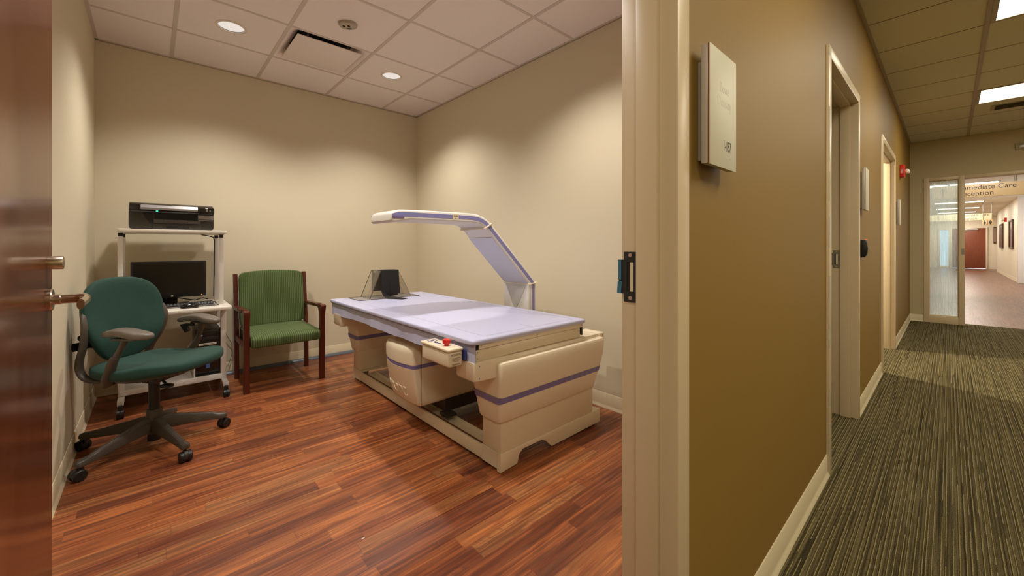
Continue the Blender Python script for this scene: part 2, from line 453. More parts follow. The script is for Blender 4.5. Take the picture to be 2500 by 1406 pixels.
M['gcable'] = mat('grey_cable', (130, 124, 108), 0.5, noise=(50, 0.05))
M['silver'] = mat('printer_silver', (150, 146, 146), 0.3, 0.6, noise=(20, 0.03))
M['darkgrey'] = mat('dark_grey_plastic', (54, 48, 42), 0.4, noise=(30, 0.05))
M['detector'] = mat('taupe_detector_plastic', (176, 164, 150), 0.5, noise=(20, 0.04))
M['diff'] = mat('white_diffuser_metal', (234, 222, 216), 0.45, noise=(10, 0.02))
M['trimw'] = mat('white_light_trim', (226, 216, 206), 0.35, noise=(10, 0.02))
M['picture'] = mat('framed_print', (150, 120, 110), 0.15, noise=(6, 0.25))
M['picframe'] = mat('dark_wood_frame', (64, 40, 28), 0.3, noise=(30, 0.1))
M['led_g'] = mat('green_led', (60, 220, 180), 0.3, em=((60, 230, 190), 1.2))
M['led_o'] = mat('orange_led', (255, 150, 30), 0.3, em=((255, 150, 30), 1.0))
M['led_r'] = mat('red_led', (255, 60, 30), 0.3, em=((255, 70, 40), 2.0))
M['lamp'] = mat('lamp_lens', (200, 198, 196), 0.4, em=((250, 246, 242), 0.62), noise=(60, 0.05))
M['troffer'] = mat('troffer_lens', (255, 250, 225), 0.4, em=((255, 244, 214), 4.0), noise=(5, 0.05))
M['sticker'] = mat('blue_sticker', (70, 110, 190), 0.3, noise=(200, 0.5))
M['strobe'] = mat('clear_strobe_lens', (220, 214, 200), 0.08, 0.2, noise=(120, 0.2))

# ------------------------------------------------------------------ dimensions
XL, XR, YB = -0.3205, 2.3715, 4.333
YC, YI = 0.411, 0.528          # corridor face / room face of the front wall
ZC, ZK = 2.704, 2.725
XE = 8.67
DOORS = [(-0.217, 0.853), (2.543, 3.438), (4.886, 6.070)]
DH = 2.083

# ------------------------------------------------------------------ floors
MB().box(XL - 0.1, 0.47, -0.05, XR + 0.1, YB + 0.1, 0.0).fin('floor', M['floor'], label='reddish wood strip floor of the exam room', cat='floor', kind='structure')
MB().box(-3.0, -2.0, -0.05, XE + 0.2, 0.47, 0.0).box(XR + 0.1, 0.47, -0.05, XE + 0.1, 4.0, 0.0).fin('floor', M['carpet'], label='olive striped carpet floor of the corridor', cat='floor', kind='structure')
MB().box(XE + 0.2, -2.7, -0.05, 31.7, 1.2, 0.0).fin('floor', M['floor2'], label='pale wood floor of the hallway beyond the corridor', cat='floor', kind='structure')

# ------------------------------------------------------------------ walls
def strip_wall():
    b = MB()
    xs = -3.0
    for a, c in DOORS:
        b.box(xs, YC, 0, a - 0.02, YI, ZK)
        b.box(a - 0.02, YC, DH + 0.02, c + 0.02, YI, ZK)
        xs = c + 0.02
    b.box(xs, YC, 0, XE + 0.12, YI, ZK)
    bmesh.ops.remove_doubles(b.bm, verts=b.bm.verts, dist=1e-5)
    for f in b.bm.faces:
        f.material_index = 1 if f.normal.y > 0.5 else 0
    b.fin('wall_front', [M['green'], M['wall']], label='olive painted corridor wall with three doorways', cat='wall', kind='structure')
strip_wall()
MB().box(XL - 0.12, YI, 0, XL, YB + 0.12, ZK).fin('wall_left', M['wall'], label='cream left wall of the exam room', cat='wall', kind='structure')
MB().box(XL, YB, 0, XR, YB + 0.12, ZK).fin('wall_back', M['wall'], label='cream back wall behind cart and armchair', cat='wall', kind='structure')
MB().box(XR, YI, 0, XR + 0.12, YB + 0.12, ZK).fin('wall_right', M['wall'], label='cream right wall beside the scanner', cat='wall', kind='structure')
# rooms behind the other two doorways
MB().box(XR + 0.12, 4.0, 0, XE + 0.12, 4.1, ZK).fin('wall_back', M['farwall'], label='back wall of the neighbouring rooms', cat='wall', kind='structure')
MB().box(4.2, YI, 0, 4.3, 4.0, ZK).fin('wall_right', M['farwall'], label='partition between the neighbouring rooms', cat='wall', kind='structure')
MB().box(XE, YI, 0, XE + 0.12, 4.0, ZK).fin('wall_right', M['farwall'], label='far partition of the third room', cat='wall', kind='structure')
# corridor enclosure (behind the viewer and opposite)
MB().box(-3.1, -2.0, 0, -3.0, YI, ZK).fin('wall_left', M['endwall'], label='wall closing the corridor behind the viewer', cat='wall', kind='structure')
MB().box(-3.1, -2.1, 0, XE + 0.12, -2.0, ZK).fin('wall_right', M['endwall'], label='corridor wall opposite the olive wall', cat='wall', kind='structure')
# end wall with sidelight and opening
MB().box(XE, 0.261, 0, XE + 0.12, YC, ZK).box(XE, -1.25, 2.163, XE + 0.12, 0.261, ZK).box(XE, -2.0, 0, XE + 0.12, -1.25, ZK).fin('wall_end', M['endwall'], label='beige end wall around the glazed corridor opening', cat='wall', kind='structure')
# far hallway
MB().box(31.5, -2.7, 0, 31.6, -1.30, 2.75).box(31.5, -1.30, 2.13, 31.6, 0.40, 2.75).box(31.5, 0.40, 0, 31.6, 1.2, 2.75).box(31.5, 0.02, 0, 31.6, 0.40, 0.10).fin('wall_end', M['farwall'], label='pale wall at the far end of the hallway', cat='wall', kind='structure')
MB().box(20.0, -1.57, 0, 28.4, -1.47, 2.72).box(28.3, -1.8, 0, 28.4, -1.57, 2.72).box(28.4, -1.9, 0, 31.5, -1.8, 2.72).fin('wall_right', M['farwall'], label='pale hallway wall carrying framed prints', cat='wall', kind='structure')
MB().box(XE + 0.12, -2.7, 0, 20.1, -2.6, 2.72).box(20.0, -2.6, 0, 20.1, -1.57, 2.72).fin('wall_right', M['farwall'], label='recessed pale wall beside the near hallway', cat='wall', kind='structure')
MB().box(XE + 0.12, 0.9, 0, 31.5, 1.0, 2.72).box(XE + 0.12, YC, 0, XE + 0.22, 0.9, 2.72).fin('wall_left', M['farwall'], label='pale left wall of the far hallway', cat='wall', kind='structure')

# ------------------------------------------------------------------ baseboards
def cove(name, runs, label, h=0.102):
    # run: (axis, fixed coord, a, b, sign into the room)
    b = MB()
    for ax, f, a, c, s in runs:
        prof = [(f, 0.0), (f + s * 0.014, 0.0), (f + s * 0.0135, 0.004), (f + s * 0.007, 0.013), (f + s * 0.0045, 0.024), (f + s * 0.004, h - 0.003), (f + s * 0.002, h), (f, h)]
        b.prism(prof, 'y' if ax == 'y' else 'x', a, c) if ax == 'y' else b.prism(prof, 'x', a, c)
    return b.fin(name, M['base'], label=label, cat='baseboard', kind='structure')
cove('baseboard_left', [('y', XL, YI, YB, 1)], 'cream vinyl baseboard along the left exam room wall')
cove('baseboard_back', [('x', YB, XL, XR, -1)], 'cream vinyl baseboard along the back exam room wall')
cove('baseboard_right', [('y', XR, YI, YB, -1)], 'cream vinyl baseboard along the right exam room wall')
cove('baseboard_front', [('x', YC, 0.91, 2.486, -1), ('x', YC, 3.495, 4.829, -1), ('x', YC, 6.127, XE, -1)], 'cream vinyl baseboard along the olive corridor wall')
cove('baseboard_end', [('y', XE, 0.262, YC, -1)], 'short cream baseboard beside the glazed frame')
cove('baseboard_right', [('x', -1.47, 20.0, 28.3, 1)], 'pale baseboard below the hallway prints')

# ------------------------------------------------------------------ ceilings
def ceiling_room():
    b = MB()
    gx = [XL, 0.122, 0.725, 1.330, 1.933, XR]
    gy = [YI, 0.70, 1.305, 1.912, 2.520, 3.145, 3.752, YB]
    lights = [(0.42, 3.448), (1.632, 3.448), (0.42, 1.608), (1.632, 1.608)]
    for i in range(5):
        for j in range(7):
            x0, x1, y0, y1 = gx[i], gx[i + 1], gy[j], gy[j + 1]
            if i == 2 and j == 5: continue
            hit = [l for l in lights if x0 < l[0] < x1 and y0 < l[1] < y1]
            if hit:
                lx, ly = hit[0]; N = 48; rr = 0.082
                inner, outer = [], []
                for k in range(N):
                    a = 2 * PI * (k + 0.5) / N
                    ca, sa = math.cos(a), math.sin(a)
                    inner.append(b.bm.verts.new((lx + rr * ca, ly + rr * sa, ZC)))
                    tx = ((x1 - lx) if ca > 0 else (lx - x0)) / max(abs(ca), 1e-6)
                    ty = ((y1 - ly) if sa > 0 else (ly - y0)) / max(abs(sa), 1e-6)
                    t = min(tx, ty)
                    outer.append(b.bm.verts.new((lx + t * ca, ly + t * sa, ZC)))
                corners = {}
                for k in range(N):
                    k2 = (k + 1) % N
                    p, q = outer[k].co, outer[k2].co
                    if abs(p.x - q.x) > 1e-4 and abs(p.y - q.y) > 1e-4:
                        cx = x1 if max(p.x, q.x) > lx + (x1 - lx) * 0.9 else x0
                        cy = y1 if max(p.y, q.y) > ly + (y1 - ly) * 0.9 else y0
                        cv = b.bm.verts.new((cx, cy, ZC))
                        b.bm.faces.new((inner[k], inner[k2], outer[k2], cv, outer[k]))
                    else:
                        b.bm.faces.new((inner[k], inner[k2], outer[k2], outer[k]))
            else:
                b.quad([(x0, y0, ZC), (x0, y1, ZC), (x1, y1, ZC), (x1, y0, ZC)])
    b.quad([(XL - 0.1, YI - 0.05, 2.95), (XR + 0.1, YI - 0.05, 2.95), (XR + 0.1, YB + 0.1, 2.95), (XL - 0.1, YB + 0.1, 2.95)])
    o = b.fin('ceiling', M['ceil'], label='suspended ceiling of square tiles in the exam room', cat='ceiling', kind='structure')
    g = MB()
    for x in gx[1:-1]: g.box(x - 0.012, YI, ZC - 0.003, x + 0.012, YB, ZC + 0.02)
    for y in gy[1:-1]: g.box(XL, y - 0.011, ZC - 0.002, XR, y + 0.011, ZC + 0.02)
    g.box(XL, YI, ZC - 0.004, XL + 0.02, YB, ZC + 0.02).box(XR - 0.02, YI, ZC - 0.004, XR, YB, ZC + 0.02)
    g.box(XL, YB - 0.02, ZC - 0.004, XR, YB, ZC + 0.02)
    g.fin('ceiling_grid', M['grid'], o)
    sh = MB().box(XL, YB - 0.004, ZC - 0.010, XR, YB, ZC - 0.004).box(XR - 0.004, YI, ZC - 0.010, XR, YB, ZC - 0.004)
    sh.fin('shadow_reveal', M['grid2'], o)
    # air diffuser in its open cell
    d = thing('air_diffuser', 'white square plaque air diffuser in the exam room ceiling', 'air diffuser', (1.0275, 3.4485, ZC))
    hw, hh = 0.3025, 0.3035
    f = MB()
    def ring(w, h, z, r):
        pts = []
        for cx, cy, a0 in ((1, 1, 0), (-1, 1, 90), (-1, -1, 180), (1, -1, 270)):
            for t in range(5):
                a = R(a0 + 90 * t / 4)
                pts.append((cx * (w - r) + r * math.cos(a), cy * (h - r) + r * math.sin(a), z))
        return pts
    f.loft([ring(hw, hh, 0.0, 0.002), ring(0.288, 0.288, 0.001, 0.05), ring(0.268, 0.268, 0.010, 0.05), ring(0.225, 0.225, 0.045, 0.04), ring(0.20, 0.20, 0.085, 0.04)], cap=False)
    f.fin('diffuser_frame', M['diff'], d)
    MB().box(-0.2, -0.2, 0.085, 0.2, 0.2, 0.09).fin('duct_cavity', M['dark'], d)
    MB().box(-0.237, -0.237, -0.010, 0.237, 0.237, -0.003, 0.002).fin('plaque', M['diff'], d)
    for sx in (-0.15, 0.15):
        for sy in (-0.17, 0.17): MB().box(sx - 0.006, sy - 0.006, -0.003, sx + 0.006, sy + 0.006, 0.085).fin('hanger', M['steel'], d)
    # ceiling sensor
    q = thing('ceiling_sensor', 'small taupe ceiling sensor with two dark round grilles', 'ceiling sensor', (1.021, 2.846, ZC), R(-42))
    MB().superq(0.062, 0.052, 0.016, (0, 0, -0.006), 0.5, 0.85, 40, 12).fin('housing', M['detector'], q, ang=60)
    for gx_ in (-0.024, 0.010):
        g_ = MB()
        for k_ in range(4): g_.box(gx_ - 0.009 + abs(k_ - 1.5) * 0.0015, 0.006 - k_ * 0.005 - 0.002, -0.0235, gx_ + 0.009 - abs(k_ - 1.5) * 0.0015, 0.006 - k_ * 0.005 + 0.001, -0.0205)
        g_.xf(Matrix.Translation((0, -0.006, 0)))
        g_.fin('grille', M['dark'], q)
    MB().superq(0.020, 0.010, 0.006, (0.0, 0.026, -0.019), 0.7, 0.9, 24, 10).fin('sensor_window', M['greyp'], q)
    # downlights
    t = thing('recessed_downlight', 'round recessed downlight above the computer cart', 'ceiling light', (0.42, 3.448, ZC), group='recessed downlights')
    MB().lathe([(0.094, -0.0005), (0.094, -0.003), (0.086, -0.006), (0.078, -0.004), (0.078, 0.001), (0.080, 0.002)], n=48, cap=False).fin('trim_ring', M['trimw'], t)
    MB().lathe([(0.080, 0.0), (0.072, 0.03), (0.066, 0.06)], n=48, cap=False).fin('reflector', M['silver'], t)
    MB().lathe([(0.0785, 0.006), (0.0785, 0.010), (0.03, 0.014), (0.001, 0.014)], n=48).fin('lens', M['lamp'], t)
    labs = ['round recessed downlight farther right, above the scanner head end', 'round recessed downlight over the doorway side, left', 'round recessed downlight over the scanner foot end']
    for (lx, ly), lb in zip(lights[1:], labs):
        c = copy_tree(t); c.location = (lx, ly, ZC); c['label'] = lb
    return lights
LIGHTS = ceiling_room()

def ceiling_corr():
    b = MB()
    b.box(-3.1, -2.1, ZK, XE + 0.12, YI, ZK + 0.05)
    b.box(XR + 0.12, YI, ZK, XE + 0.12, 4.1, ZK + 0.05)
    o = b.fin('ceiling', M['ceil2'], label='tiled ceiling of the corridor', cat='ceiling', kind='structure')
    g = MB()
    g.box(-3.0, -0.195, ZK - 0.006, XE, -0.170, ZK)
    g.box(-3.0, -1.42, ZK - 0.006, XE, -1.395, ZK)
    g.box(-3.0, YC - 0.022, ZK - 0.006, XE, YC, ZK)
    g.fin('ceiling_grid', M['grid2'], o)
    g = MB()
    x = 3.82 - 0.603 * 10
    while x < XE:
        g.box(x - 0.003, -1.4, ZK - 0.0012, x + 0.003, YC - 0.02, ZK)
        x += 0.603
    g.fin('tile_joint', M['gap'], o)
    MB().box(XE + 0.12, -2.7, 2.70, 31.6, 1.1, 2.75).fin('ceiling', M['farwall'], label='pale ceiling of the far hallway', cat='ceiling', kind='structure')
    t = thing('ceiling_light_panel', 'nearest bright ceiling light panel in the corridor', 'ceiling light', (4.11, -0.80, ZK), group='corridor ceiling lights')
    fr = MB().box(-0.295, -0.60, -0.008, 0.295, -0.575, -0.001).box(-0.295, 0.58, -0.008, 0.295, 0.605, -0.001).box(-0.295, -0.575, -0.008, -0.272, 0.58, -0.001).box(0.272, -0.575, -0.008, 0.295, 0.58, -0.001)
    fr.fin('frame', M['grid2'], t)
    MB().box(-0.272, -0.575, -0.005, 0.272, 0.58, -0.001).fin('lens', M['troffer'], t)
    c = copy_tree(t); c.location = (6.52, -0.80, ZK); c['label'] = 'second bright ceiling light panel, beside the air vent'
    for x, lb in ((1.70, 'ceiling light panel above the corridor near the viewer'), (-0.71, 'ceiling light panel above the corridor behind the viewer')):
        c = copy_tree(t); c.location = (x, -0.80, ZK); c['label'] = lb
    names = ['unseen first', 'second', 'third', 'fourth', 'fifth', 'sixth', 'added seventh']
    for i, x in enumerate((9.9, 15.1, 18.1, 21.15, 24.3, 27.2, 30.2)):  # nearest placed out of view to light the sign, last added for the end wall
        c = copy_tree(t); c.location = (x, -0.22, 2.70); c['label'] = names[i] + ' light panel along the far hallway ceiling, counted from the glass'
        c['group'] = 'far hallway ceiling lights'
    v = thing('air_vent', 'slotted air vent next to the second corridor light', 'air vent', (7.13, -0.62, ZK))
    MB().box(-0.12, -0.30, -0.006, 0.12, 0.30, -0.0005, 0.002).fin('vent_frame', M['grid2'], v)
    s = MB()
    for k in range(6): s.box(-0.1 + k * 0.036, -0.27, -0.012, -0.085 + k * 0.036, 0.27, -0.006)
    s.fin('louver', M['gap'], v)
ceiling_corr()

# ------------------------------------------------------------------ doors and frames
def door_frame(i, x0, x1, label, m=None, strike=None, smat=None):
    m = m or M['frame']
    F0, F1 = 0.399, 0.5395
    b = MB()
    for xa, xb, st in ((x0 - 0.057, x0, (x0, x0 + 0.016)), (x1, x1 + 0.057, (x1 - 0.016, x1))):
        b.box(xa, F0, 0, xb, F1, DH + 0.057, 0.002, 2)
        b.box(st[0], 0.4405, 0, st[1], 0.4925, DH, 0.0015, 2)
    b.box(x0, F0, DH, x1, F1, DH + 0.057, 0.002, 2)
    b.box(x0, 0.4405, DH - 0.016, x1, 0.4925, DH, 0.0015, 2)
    o = b.fin('trim_%d' % i, m, label=label, cat='door frame', kind='structure')
    if strike:
        zc = strike
        s = MB()
        X, Y2 = x1 - 0.0016, x1 + 0.0002
        s.box(X, 0.4935, zc - 0.0605, Y2, 0.533, zc - 0.036).box(X, 0.4935, zc + 0.036, Y2, 0.533, zc + 0.0605)
        s.box(X, 0.4935, zc - 0.036, Y2, 0.507, zc + 0.036).box(X, 0.525, zc - 0.036, Y2, 0.533, zc + 0.036)
        s.box(X, 0.533, zc - 0.041, Y2, 0.5405, zc + 0.041)
        s.box(X - 0.0006, 0.5405, zc - 0.041, X + 0.0006, 0.5465, zc + 0.041)
        so = s.fin('strike_plate', smat or M['strike'], o, label='dark metal strike plate')
        MB().box(X + 0.0008, 0.507, zc - 0.036, Y2, 0.525, zc + 0.036).fin('latch_opening', M['dark'], so)
        MB().box(X + 0.0004, 0.507, zc - 0.035, X + 0.0008, 0.517, zc + 0.035).fin('latch_keeper', M['base'], so)
        for dz in (-0.051, 0.052):
            MB().lathe([(0.0048, 0), (0.0048, -0.0008), (0.002, -0.0012), (0.0002, -0.0012)], (X, 0.5155, zc + dz), 'x', 16).fin('screw', M['screw'], so)
        if smat is None:
            MB().box(X - 0.0016, 0.5388, zc - 0.041, X - 0.0008, 0.5500, zc - 0.012, rot=Matrix.Rotation(R(4), 3, 'X')).fin('blue_tape', M['tape'], so, label='torn blue masking tape')
            MB().box(X - 0.0014, 0.5395, zc - 0.008, X - 0.0008, 0.5482, zc + 0.041).fin('blue_tape', M['tape'], so, label='torn blue masking tape')
    return o
door_frame(1, *DOORS[0], 'cream steel door frame of the exam room doorway', strike=1.0615)
door_frame(2, *DOORS[1], 'chipped cream door frame of the middle doorway', M['frame'], 1.05, M['steel'])
door_frame(3, *DOORS[2], 'cream door frame of the doorway by the fire alarm')
# worn paint edge on the middle frame
b = MB()
random.seed(3)
z = 0.02
while z < 2.12:
    h = random.uniform(0.02, 0.16)
    if random.random() < 0.7:
        b.box(2.4852, 0.3985, z, 2.4858 + random.uniform(0.004, 0.016), 0.4003, min(z + h, 2.13))
    z += h
b.fin('chipped_paint', mat('exposed_primer', (176, 176, 160), 0.6, noise=(90, 0.35)), bpy.data.objects['trim_2'], label='grey worn patches of paint')

# the open cherry door
XD = -0.193
d = MB().box(XD - 0.045, 0.532, 0.012, XD, 1.573, 2.075, 0.0015).fin('door_1', M['door'], label='open cherry wood door at the left edge', cat='door', kind='structure')
hz = 1.002; hy = 1.503
h = MB()
h.lathe([(0.0005, 0.0), (0.0275, 0.0), (0.0275, 0.008), (0.0255, 0.0105), (0.0005, 0.0105)], (XD, hy, hz), 'x', 40)
ho = h.fin('door_handle', M['chrome'], d, label='satin nickel lever handle')
lv = MB()
lv.lathe([(0.013, 0.0105), (0.013, 0.022), (0.0115, 0.024)], (XD, hy, hz), 'x', 24)
lv.tube([(XD + 0.020, hy, hz), (XD + 0.045, hy, hz), (XD + 0.056, hy - 0.002, hz), (XD + 0.066, hy - 0.010, hz), (XD + 0.0705, hy - 0.024, hz - 0.001), (XD + 0.069, hy - 0.050, hz - 0.003), (XD + 0.066, hy - 0.100, hz - 0.006)], [0.0112, 0.0115, 0.012, 0.0125, 0.0128, 0.0128, 0.0125], 20, flat=(0.55, 1.0))
lv.fin('lever', M['chrome'], ho)
MB().lathe([(0.0005, 0.0), (0.0165, 0.0), (0.0165, 0.0265), (0.0155, 0.028), (0.0005, 0.028)], (XD, hy, 1.094), 'x', 32).fin('lock_cylinder', M['chrome'], d, label='round satin nickel lock cylinder')
MB().box(XD - 0.034, 1.5725, 0.98, XD - 0.010, 1.5745, 1.13).fin('latch_plate', M['steel'], d)

# glazed end frame: sidelight + opening
b = MB()
fx0, fx1 = XE - 0.02, XE + 0.14
b.box(fx0, 0.205, 0, fx1, 0.261, 2.163, 0.002)
b.box(fx0, -0.149, 0, fx1, -0.09, 2.163, 0.002)
b.box(fx0, -0.09, 0, fx1, 0.205, 0.107, 0.002)
b.box(fx0, -0.09, 2.118, fx1, 0.205, 2.163, 0.002)
b.box(fx0, -1.25, 2.118, fx1, -0.149, 2.163, 0.002)
b.box(fx0, -1.30, 0, fx1, -1.25, 2.163, 0.002)
w = b.fin('window_1', M['frame'], label='cream frame with narrow glass sidelight beside the opening', cat='window', kind='structure')
MB().box(XE + 0.045, -0.09, 0.107, XE + 0.053, 0.205, 2.118).fin('glass_pane', M['glass'], w, label='tall streaked glass pane')
b = MB()
for (y0, y1, z0, z1) in ((-0.09, -0.082, 0.107, 2.118), (0.197, 0.205, 0.107, 2.118), (-0.082, 0.197, 0.107, 0.117), (-0.082, 0.197, 2.108, 2.118)):
    b.box(XE + 0.02, y0, z0, XE + 0.044, y1, z1)
b.fin('glazing_stop', M['frame'], w)
b = MB().box(fx0 - 0.002, -0.148, 1.02, fx0 + 0.001, -0.118, 1.11)
b.fin('strike_plate', M['steel'], w)
MB().box(fx0 + 0.02, -0.1515, 2.02, fx0 + 0.04, -0.148, 2.03).box(fx0 + 0.02, -0.1515, 0.30, fx0 + 0.04, -0.148, 0.31).fin('door_silencer', M['blackp'], w)
b = MB().box(fx1 - 0.02, -0.152, 0, fx1, -0.1485, 2.118)
b.fin('edge_strip', M['trimw'], w)

# ------------------------------------------------------------------ corridor wall fittings
def room_sign(x0, x1, z0, z1, label):
    t = thing('room_sign', label, 'sign', ((x0 + x1) / 2, YC, (z0 + z1) / 2), group='room signs on the olive wall')
    w, h = (x1 - x0) / 2, (z1 - z0) / 2
    MB().box(-w + 0.022, -0.016, -h + 0.012, w - 0.03, -0.0004, h - 0.03).fin('mounting_plate', M['signside'], t)
    MB().box(-w, -0.0312, -h, w, -0.016, h, 0.001).fin('panel_back', M['signside'], t)
    MB().box(-w + 0.0005, -0.0334, -h + 0.0005, w - 0.0005, -0.0312, h - 0.0005).fin('spacer', M['signred'], t, label='thin rust red edge')
    MB().box(-w + 0.0008, -0.0362, -h - 0.003, w, -0.0334, h, 0.0006).fin('face_panel', M['sign'], t)
    return t
s1 = room_sign(0.963, 1.132, 1.331, 1.612, 'large pale room sign numbered 1-157 beside the doorway')
text('lettering', '1-157', 0.036, face_ny(0.022, -0.0364, -0.088), M['ink'], s1, 0.0002, sx=0.62, label='dark room number')
text('raised_lettering', 'Bone\nDensity', 0.036, face_ny(0.005, -0.0363, 0.035), M['faint'], s1, 0.0001, sx=0.8)
b = MB()
for k, (dx, dz) in enumerate([(0, 0), (3, 1), (6, 0), (9, 0), (12, 1), (13.5, 0), (16, 1), (17.5, 1)]):
    b.superq(0.0011, 0.0008, 0.0011, (0.004 + dx * 0.0022, -0.0362, -0.117 + dz * 0.003), 1, 1, 10, 6)
b.fin('braille', M['white'], s1)
s2 = room_sign(3.53, 3.69, 1.385, 1.665, 'pale room sign on the olive wall right of the middle doorway')
s3 = room_sign(6.21, 6.37, 1.385, 1.670, 'small distant room sign right of the third doorway')

t = thing('card_reader', 'dark card reader with a red light on the olive wall', 'card reader', (3.63, YC, 1.12))
MB().prism([(0.001, -0.06), (-0.022, -0.058), (-0.034, -0.035), (-0.038, 0.0), (-0.034, 0.038), (-0.026, 0.06), (0.001, 0.06)], 'x', -0.022, 0.022, 0.003).fin('housing', M['blackp'], t)
MB().box(-0.012, -0.033, 0.0605, 0.012, -0.022, 0.064, 0.001).fin('indicator_light', M['led_r'], t, label='glowing red indicator')

t = thing('fire_alarm', 'red fire alarm with clear strobe on the olive wall', 'fire alarm', (6.86, YC, 2.07))
MB().box(-0.06, -0.045, -0.08, 0.06, 0.001, 0.07, 0.006).fin('housing', M['redal'], t)
MB().superq(0.028, 0.026, 0.03, (0.02, -0.062, -0.01), 0.8, 0.8, 20, 12).fin('strobe_lens', M['strobe'], t)
text('lettering', 'FIRE', 0.03, face_nx(-0.0602, -0.022, -0.01) @ Matrix.Rotation(PI / 2, 4, 'Z'), M['white'], t, 0.0003)

t = thing('wall_plate', 'small grey plate high on the beige end wall', 'wall plate', (XE, -0.66, 2.49))
MB().box(-0.02, -0.09, -0.045, -0.0005, 0.06, 0.045, 0.004).fin('housing', M['grid2'], t)
MB().box(-0.024, -0.08, -0.025, -0.02, 0.03, 0.025, 0.002).fin('cover', M['steel'], t)

# ------------------------------------------------------------------ far hallway contents
fd = MB().box(31.44, -1.25, 0.02, 31.485, -0.10, 2.09, 0.002).fin('door_2', M['door_far'], label='brown door at the far end of the hallway', cat='door', kind='structure')
MB().box(31.37, -1.0, 1.99, 31.44, -0.45, 2.07, 0.01).box(31.33, -0.95, 2.06, 31.40, -0.6, 2.10, 0.005).fin('door_closer', M['signside'], fd)
MB().box(31.40, -0.19, 0.96, 31.44, -0.14, 1.03, 0.008).fin('door_handle', M['chrome'], fd)
MB().box(31.43, -1.31, 0, 31.55, -1.25, 2.13, 0.003).box(31.43, -0.10, 0, 31.55, -0.04, 2.13, 0.003).box(31.43, -1.25, 2.09, 31.55, -0.10, 2.13, 0.003).fin('trim_4', M['farwall'], label='pale frame around the far brown door', cat='door frame', kind='structure')
w2 = MB().box(31.43, -0.04, 0, 31.55, 0.03, 2.13, 0.003).box(31.43, 0.33, 0, 31.55, 0.40, 2.13, 0.003).box(31.43, 0.03, 0, 31.55, 0.33, 0.10, 0.003).box(31.43, 0.03, 2.03, 31.55, 0.33, 2.13, 0.003).fin('window_2', M['farwall'], label='tall narrow window beside the far brown door', cat='window', kind='structure')
MB().box(31.485, 0.03, 0.10, 31.49, 0.33, 2.03).fin('glass_pane', M['glass'], w2)
MB().box(19.90, -1.62, 0, 20.02, -1.43, 2.70, 0.004).fin('trim_5', M['trimw'], label='white corner trim at the start of the print wall', cat='wall trim', kind='structure')
MB().box(28.30, -1.59, 0, 28.42, -1.45, 2.70, 0.004).box(29.6, -1.80, 0, 29.7, -1.74, 2.15).fin('trim_6', M['trimw'], label='white trim past the hallway prints', cat='wall trim', kind='structure')

t0 = thing('framed_picture', 'nearer dark framed picture on the hallway wall', 'picture', (22.1, -1.47, 1.57), group='hallway pictures')
b = MB().box(-0.56, 0.0005, -0.50, 0.56, 0.05, -0.44, 0.004).box(-0.56, 0.0005, 0.44, 0.56, 0.05, 0.50, 0.004).box(-0.56, 0.0005, -0.44, -0.50, 0.05, 0.44, 0.004).box(0.50, 0.0005, -0.44, 0.56, 0.05, 0.44, 0.004)
b.fin('frame', M['picframe'], t0)
MB().box(-0.50, 0.001, -0.44, 0.50, 0.03, 0.44).fin('print', M['picture'], t0)
c = copy_tree(t0); c.location = (25.95, -1.47, 1.57); c['label'] = 'farther dark framed picture, next to the small red alarm'
t = thing('framed_picture', 'narrow dark picture right of the far brown door', 'picture', (31.5, -1.50, 1.72), group='hallway pictures')
MB().box(-0.05, -0.09, -0.42, -0.0005, 0.0, 0.42, 0.004).fin('frame', M['picframe'], t)
MB().box(-0.052, -0.08, -0.36, -0.05, -0.01, 0.36).fin('print', M['picture'], t)
t = thing('fire_alarm', 'tiny distant red alarm above the hallway pictures', 'fire alarm', (24.1, -1.47, 2.16))
MB().box(-0.06, -0.001, -0.08, 0.06, 0.06, 0.08, 0.006).fin('housing', M['redal'], t)
MB().superq(0.05, 0.05, 0.03, (0, 0.09, -0.01), 0.8, 0.8, 16, 10).fin('strobe_lens', M['strobe'], t)

def hanging_sign(x, y0, y1, z0, z1, lab, m, lines, tx, size, rods, sx, arrow=None, ink=None):
    t = thing('hanging_sign', lab, 'sign', (x, (y0 + y1) / 2, z0), group='hanging direction signs')
    yc = (y0 + y1) / 2
    MB().box(-0.02, y0 - yc, 0, 0.02, y1 - yc, z1 - z0, 0.002).fin('panel', m, t)
    for ry in rods:
        MB().cyl((0, ry - yc, z1 - z0), (0, ry - yc, 2.70 - z0), 0.012, n=10).fin('rod', M['steel'], t)
    text('lettering', lines, size, face_nx(-0.0205, tx - yc, (z1 - z0) / 2), ink or M['inkgrey'], t, 0.0006, 'LEFT', sx=sx)
    if arrow:
        a = arrow - yc; zc = (z1 - z0) / 2
        MB().box(-0.0212, a - 0.006, zc - 0.07, -0.0204, a + 0.006, zc + 0.05).prism([(a - 0.035, zc + 0.03), (a, zc + 0.07), (a + 0.035, zc + 0.03), (a + 0.035, zc + 0.016), (a, zc + 0.052), (a - 0.035, zc + 0.016)], 'x', -0.0212, -0.0204).fin('arrow', ink or M['inkgrey'], t)
    return t
hanging_sign(11.0, -1.15, 0.22, 2.028, 2.262, 'large hanging direction sign just beyond the corridor opening', M['hang'], 'Immediate Care\nReception', -0.106, 0.114, (-0.766, 0.0), 0.905, arrow=0.08, ink=M['ink'])
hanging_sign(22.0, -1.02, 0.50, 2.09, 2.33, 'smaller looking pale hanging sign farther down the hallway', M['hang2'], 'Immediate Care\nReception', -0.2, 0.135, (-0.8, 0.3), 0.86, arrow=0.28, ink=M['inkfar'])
t = thing('restroom_sign', 'restroom sign with two dark figures in the far hallway', 'sign', (21.9, -0.91, 1.905))
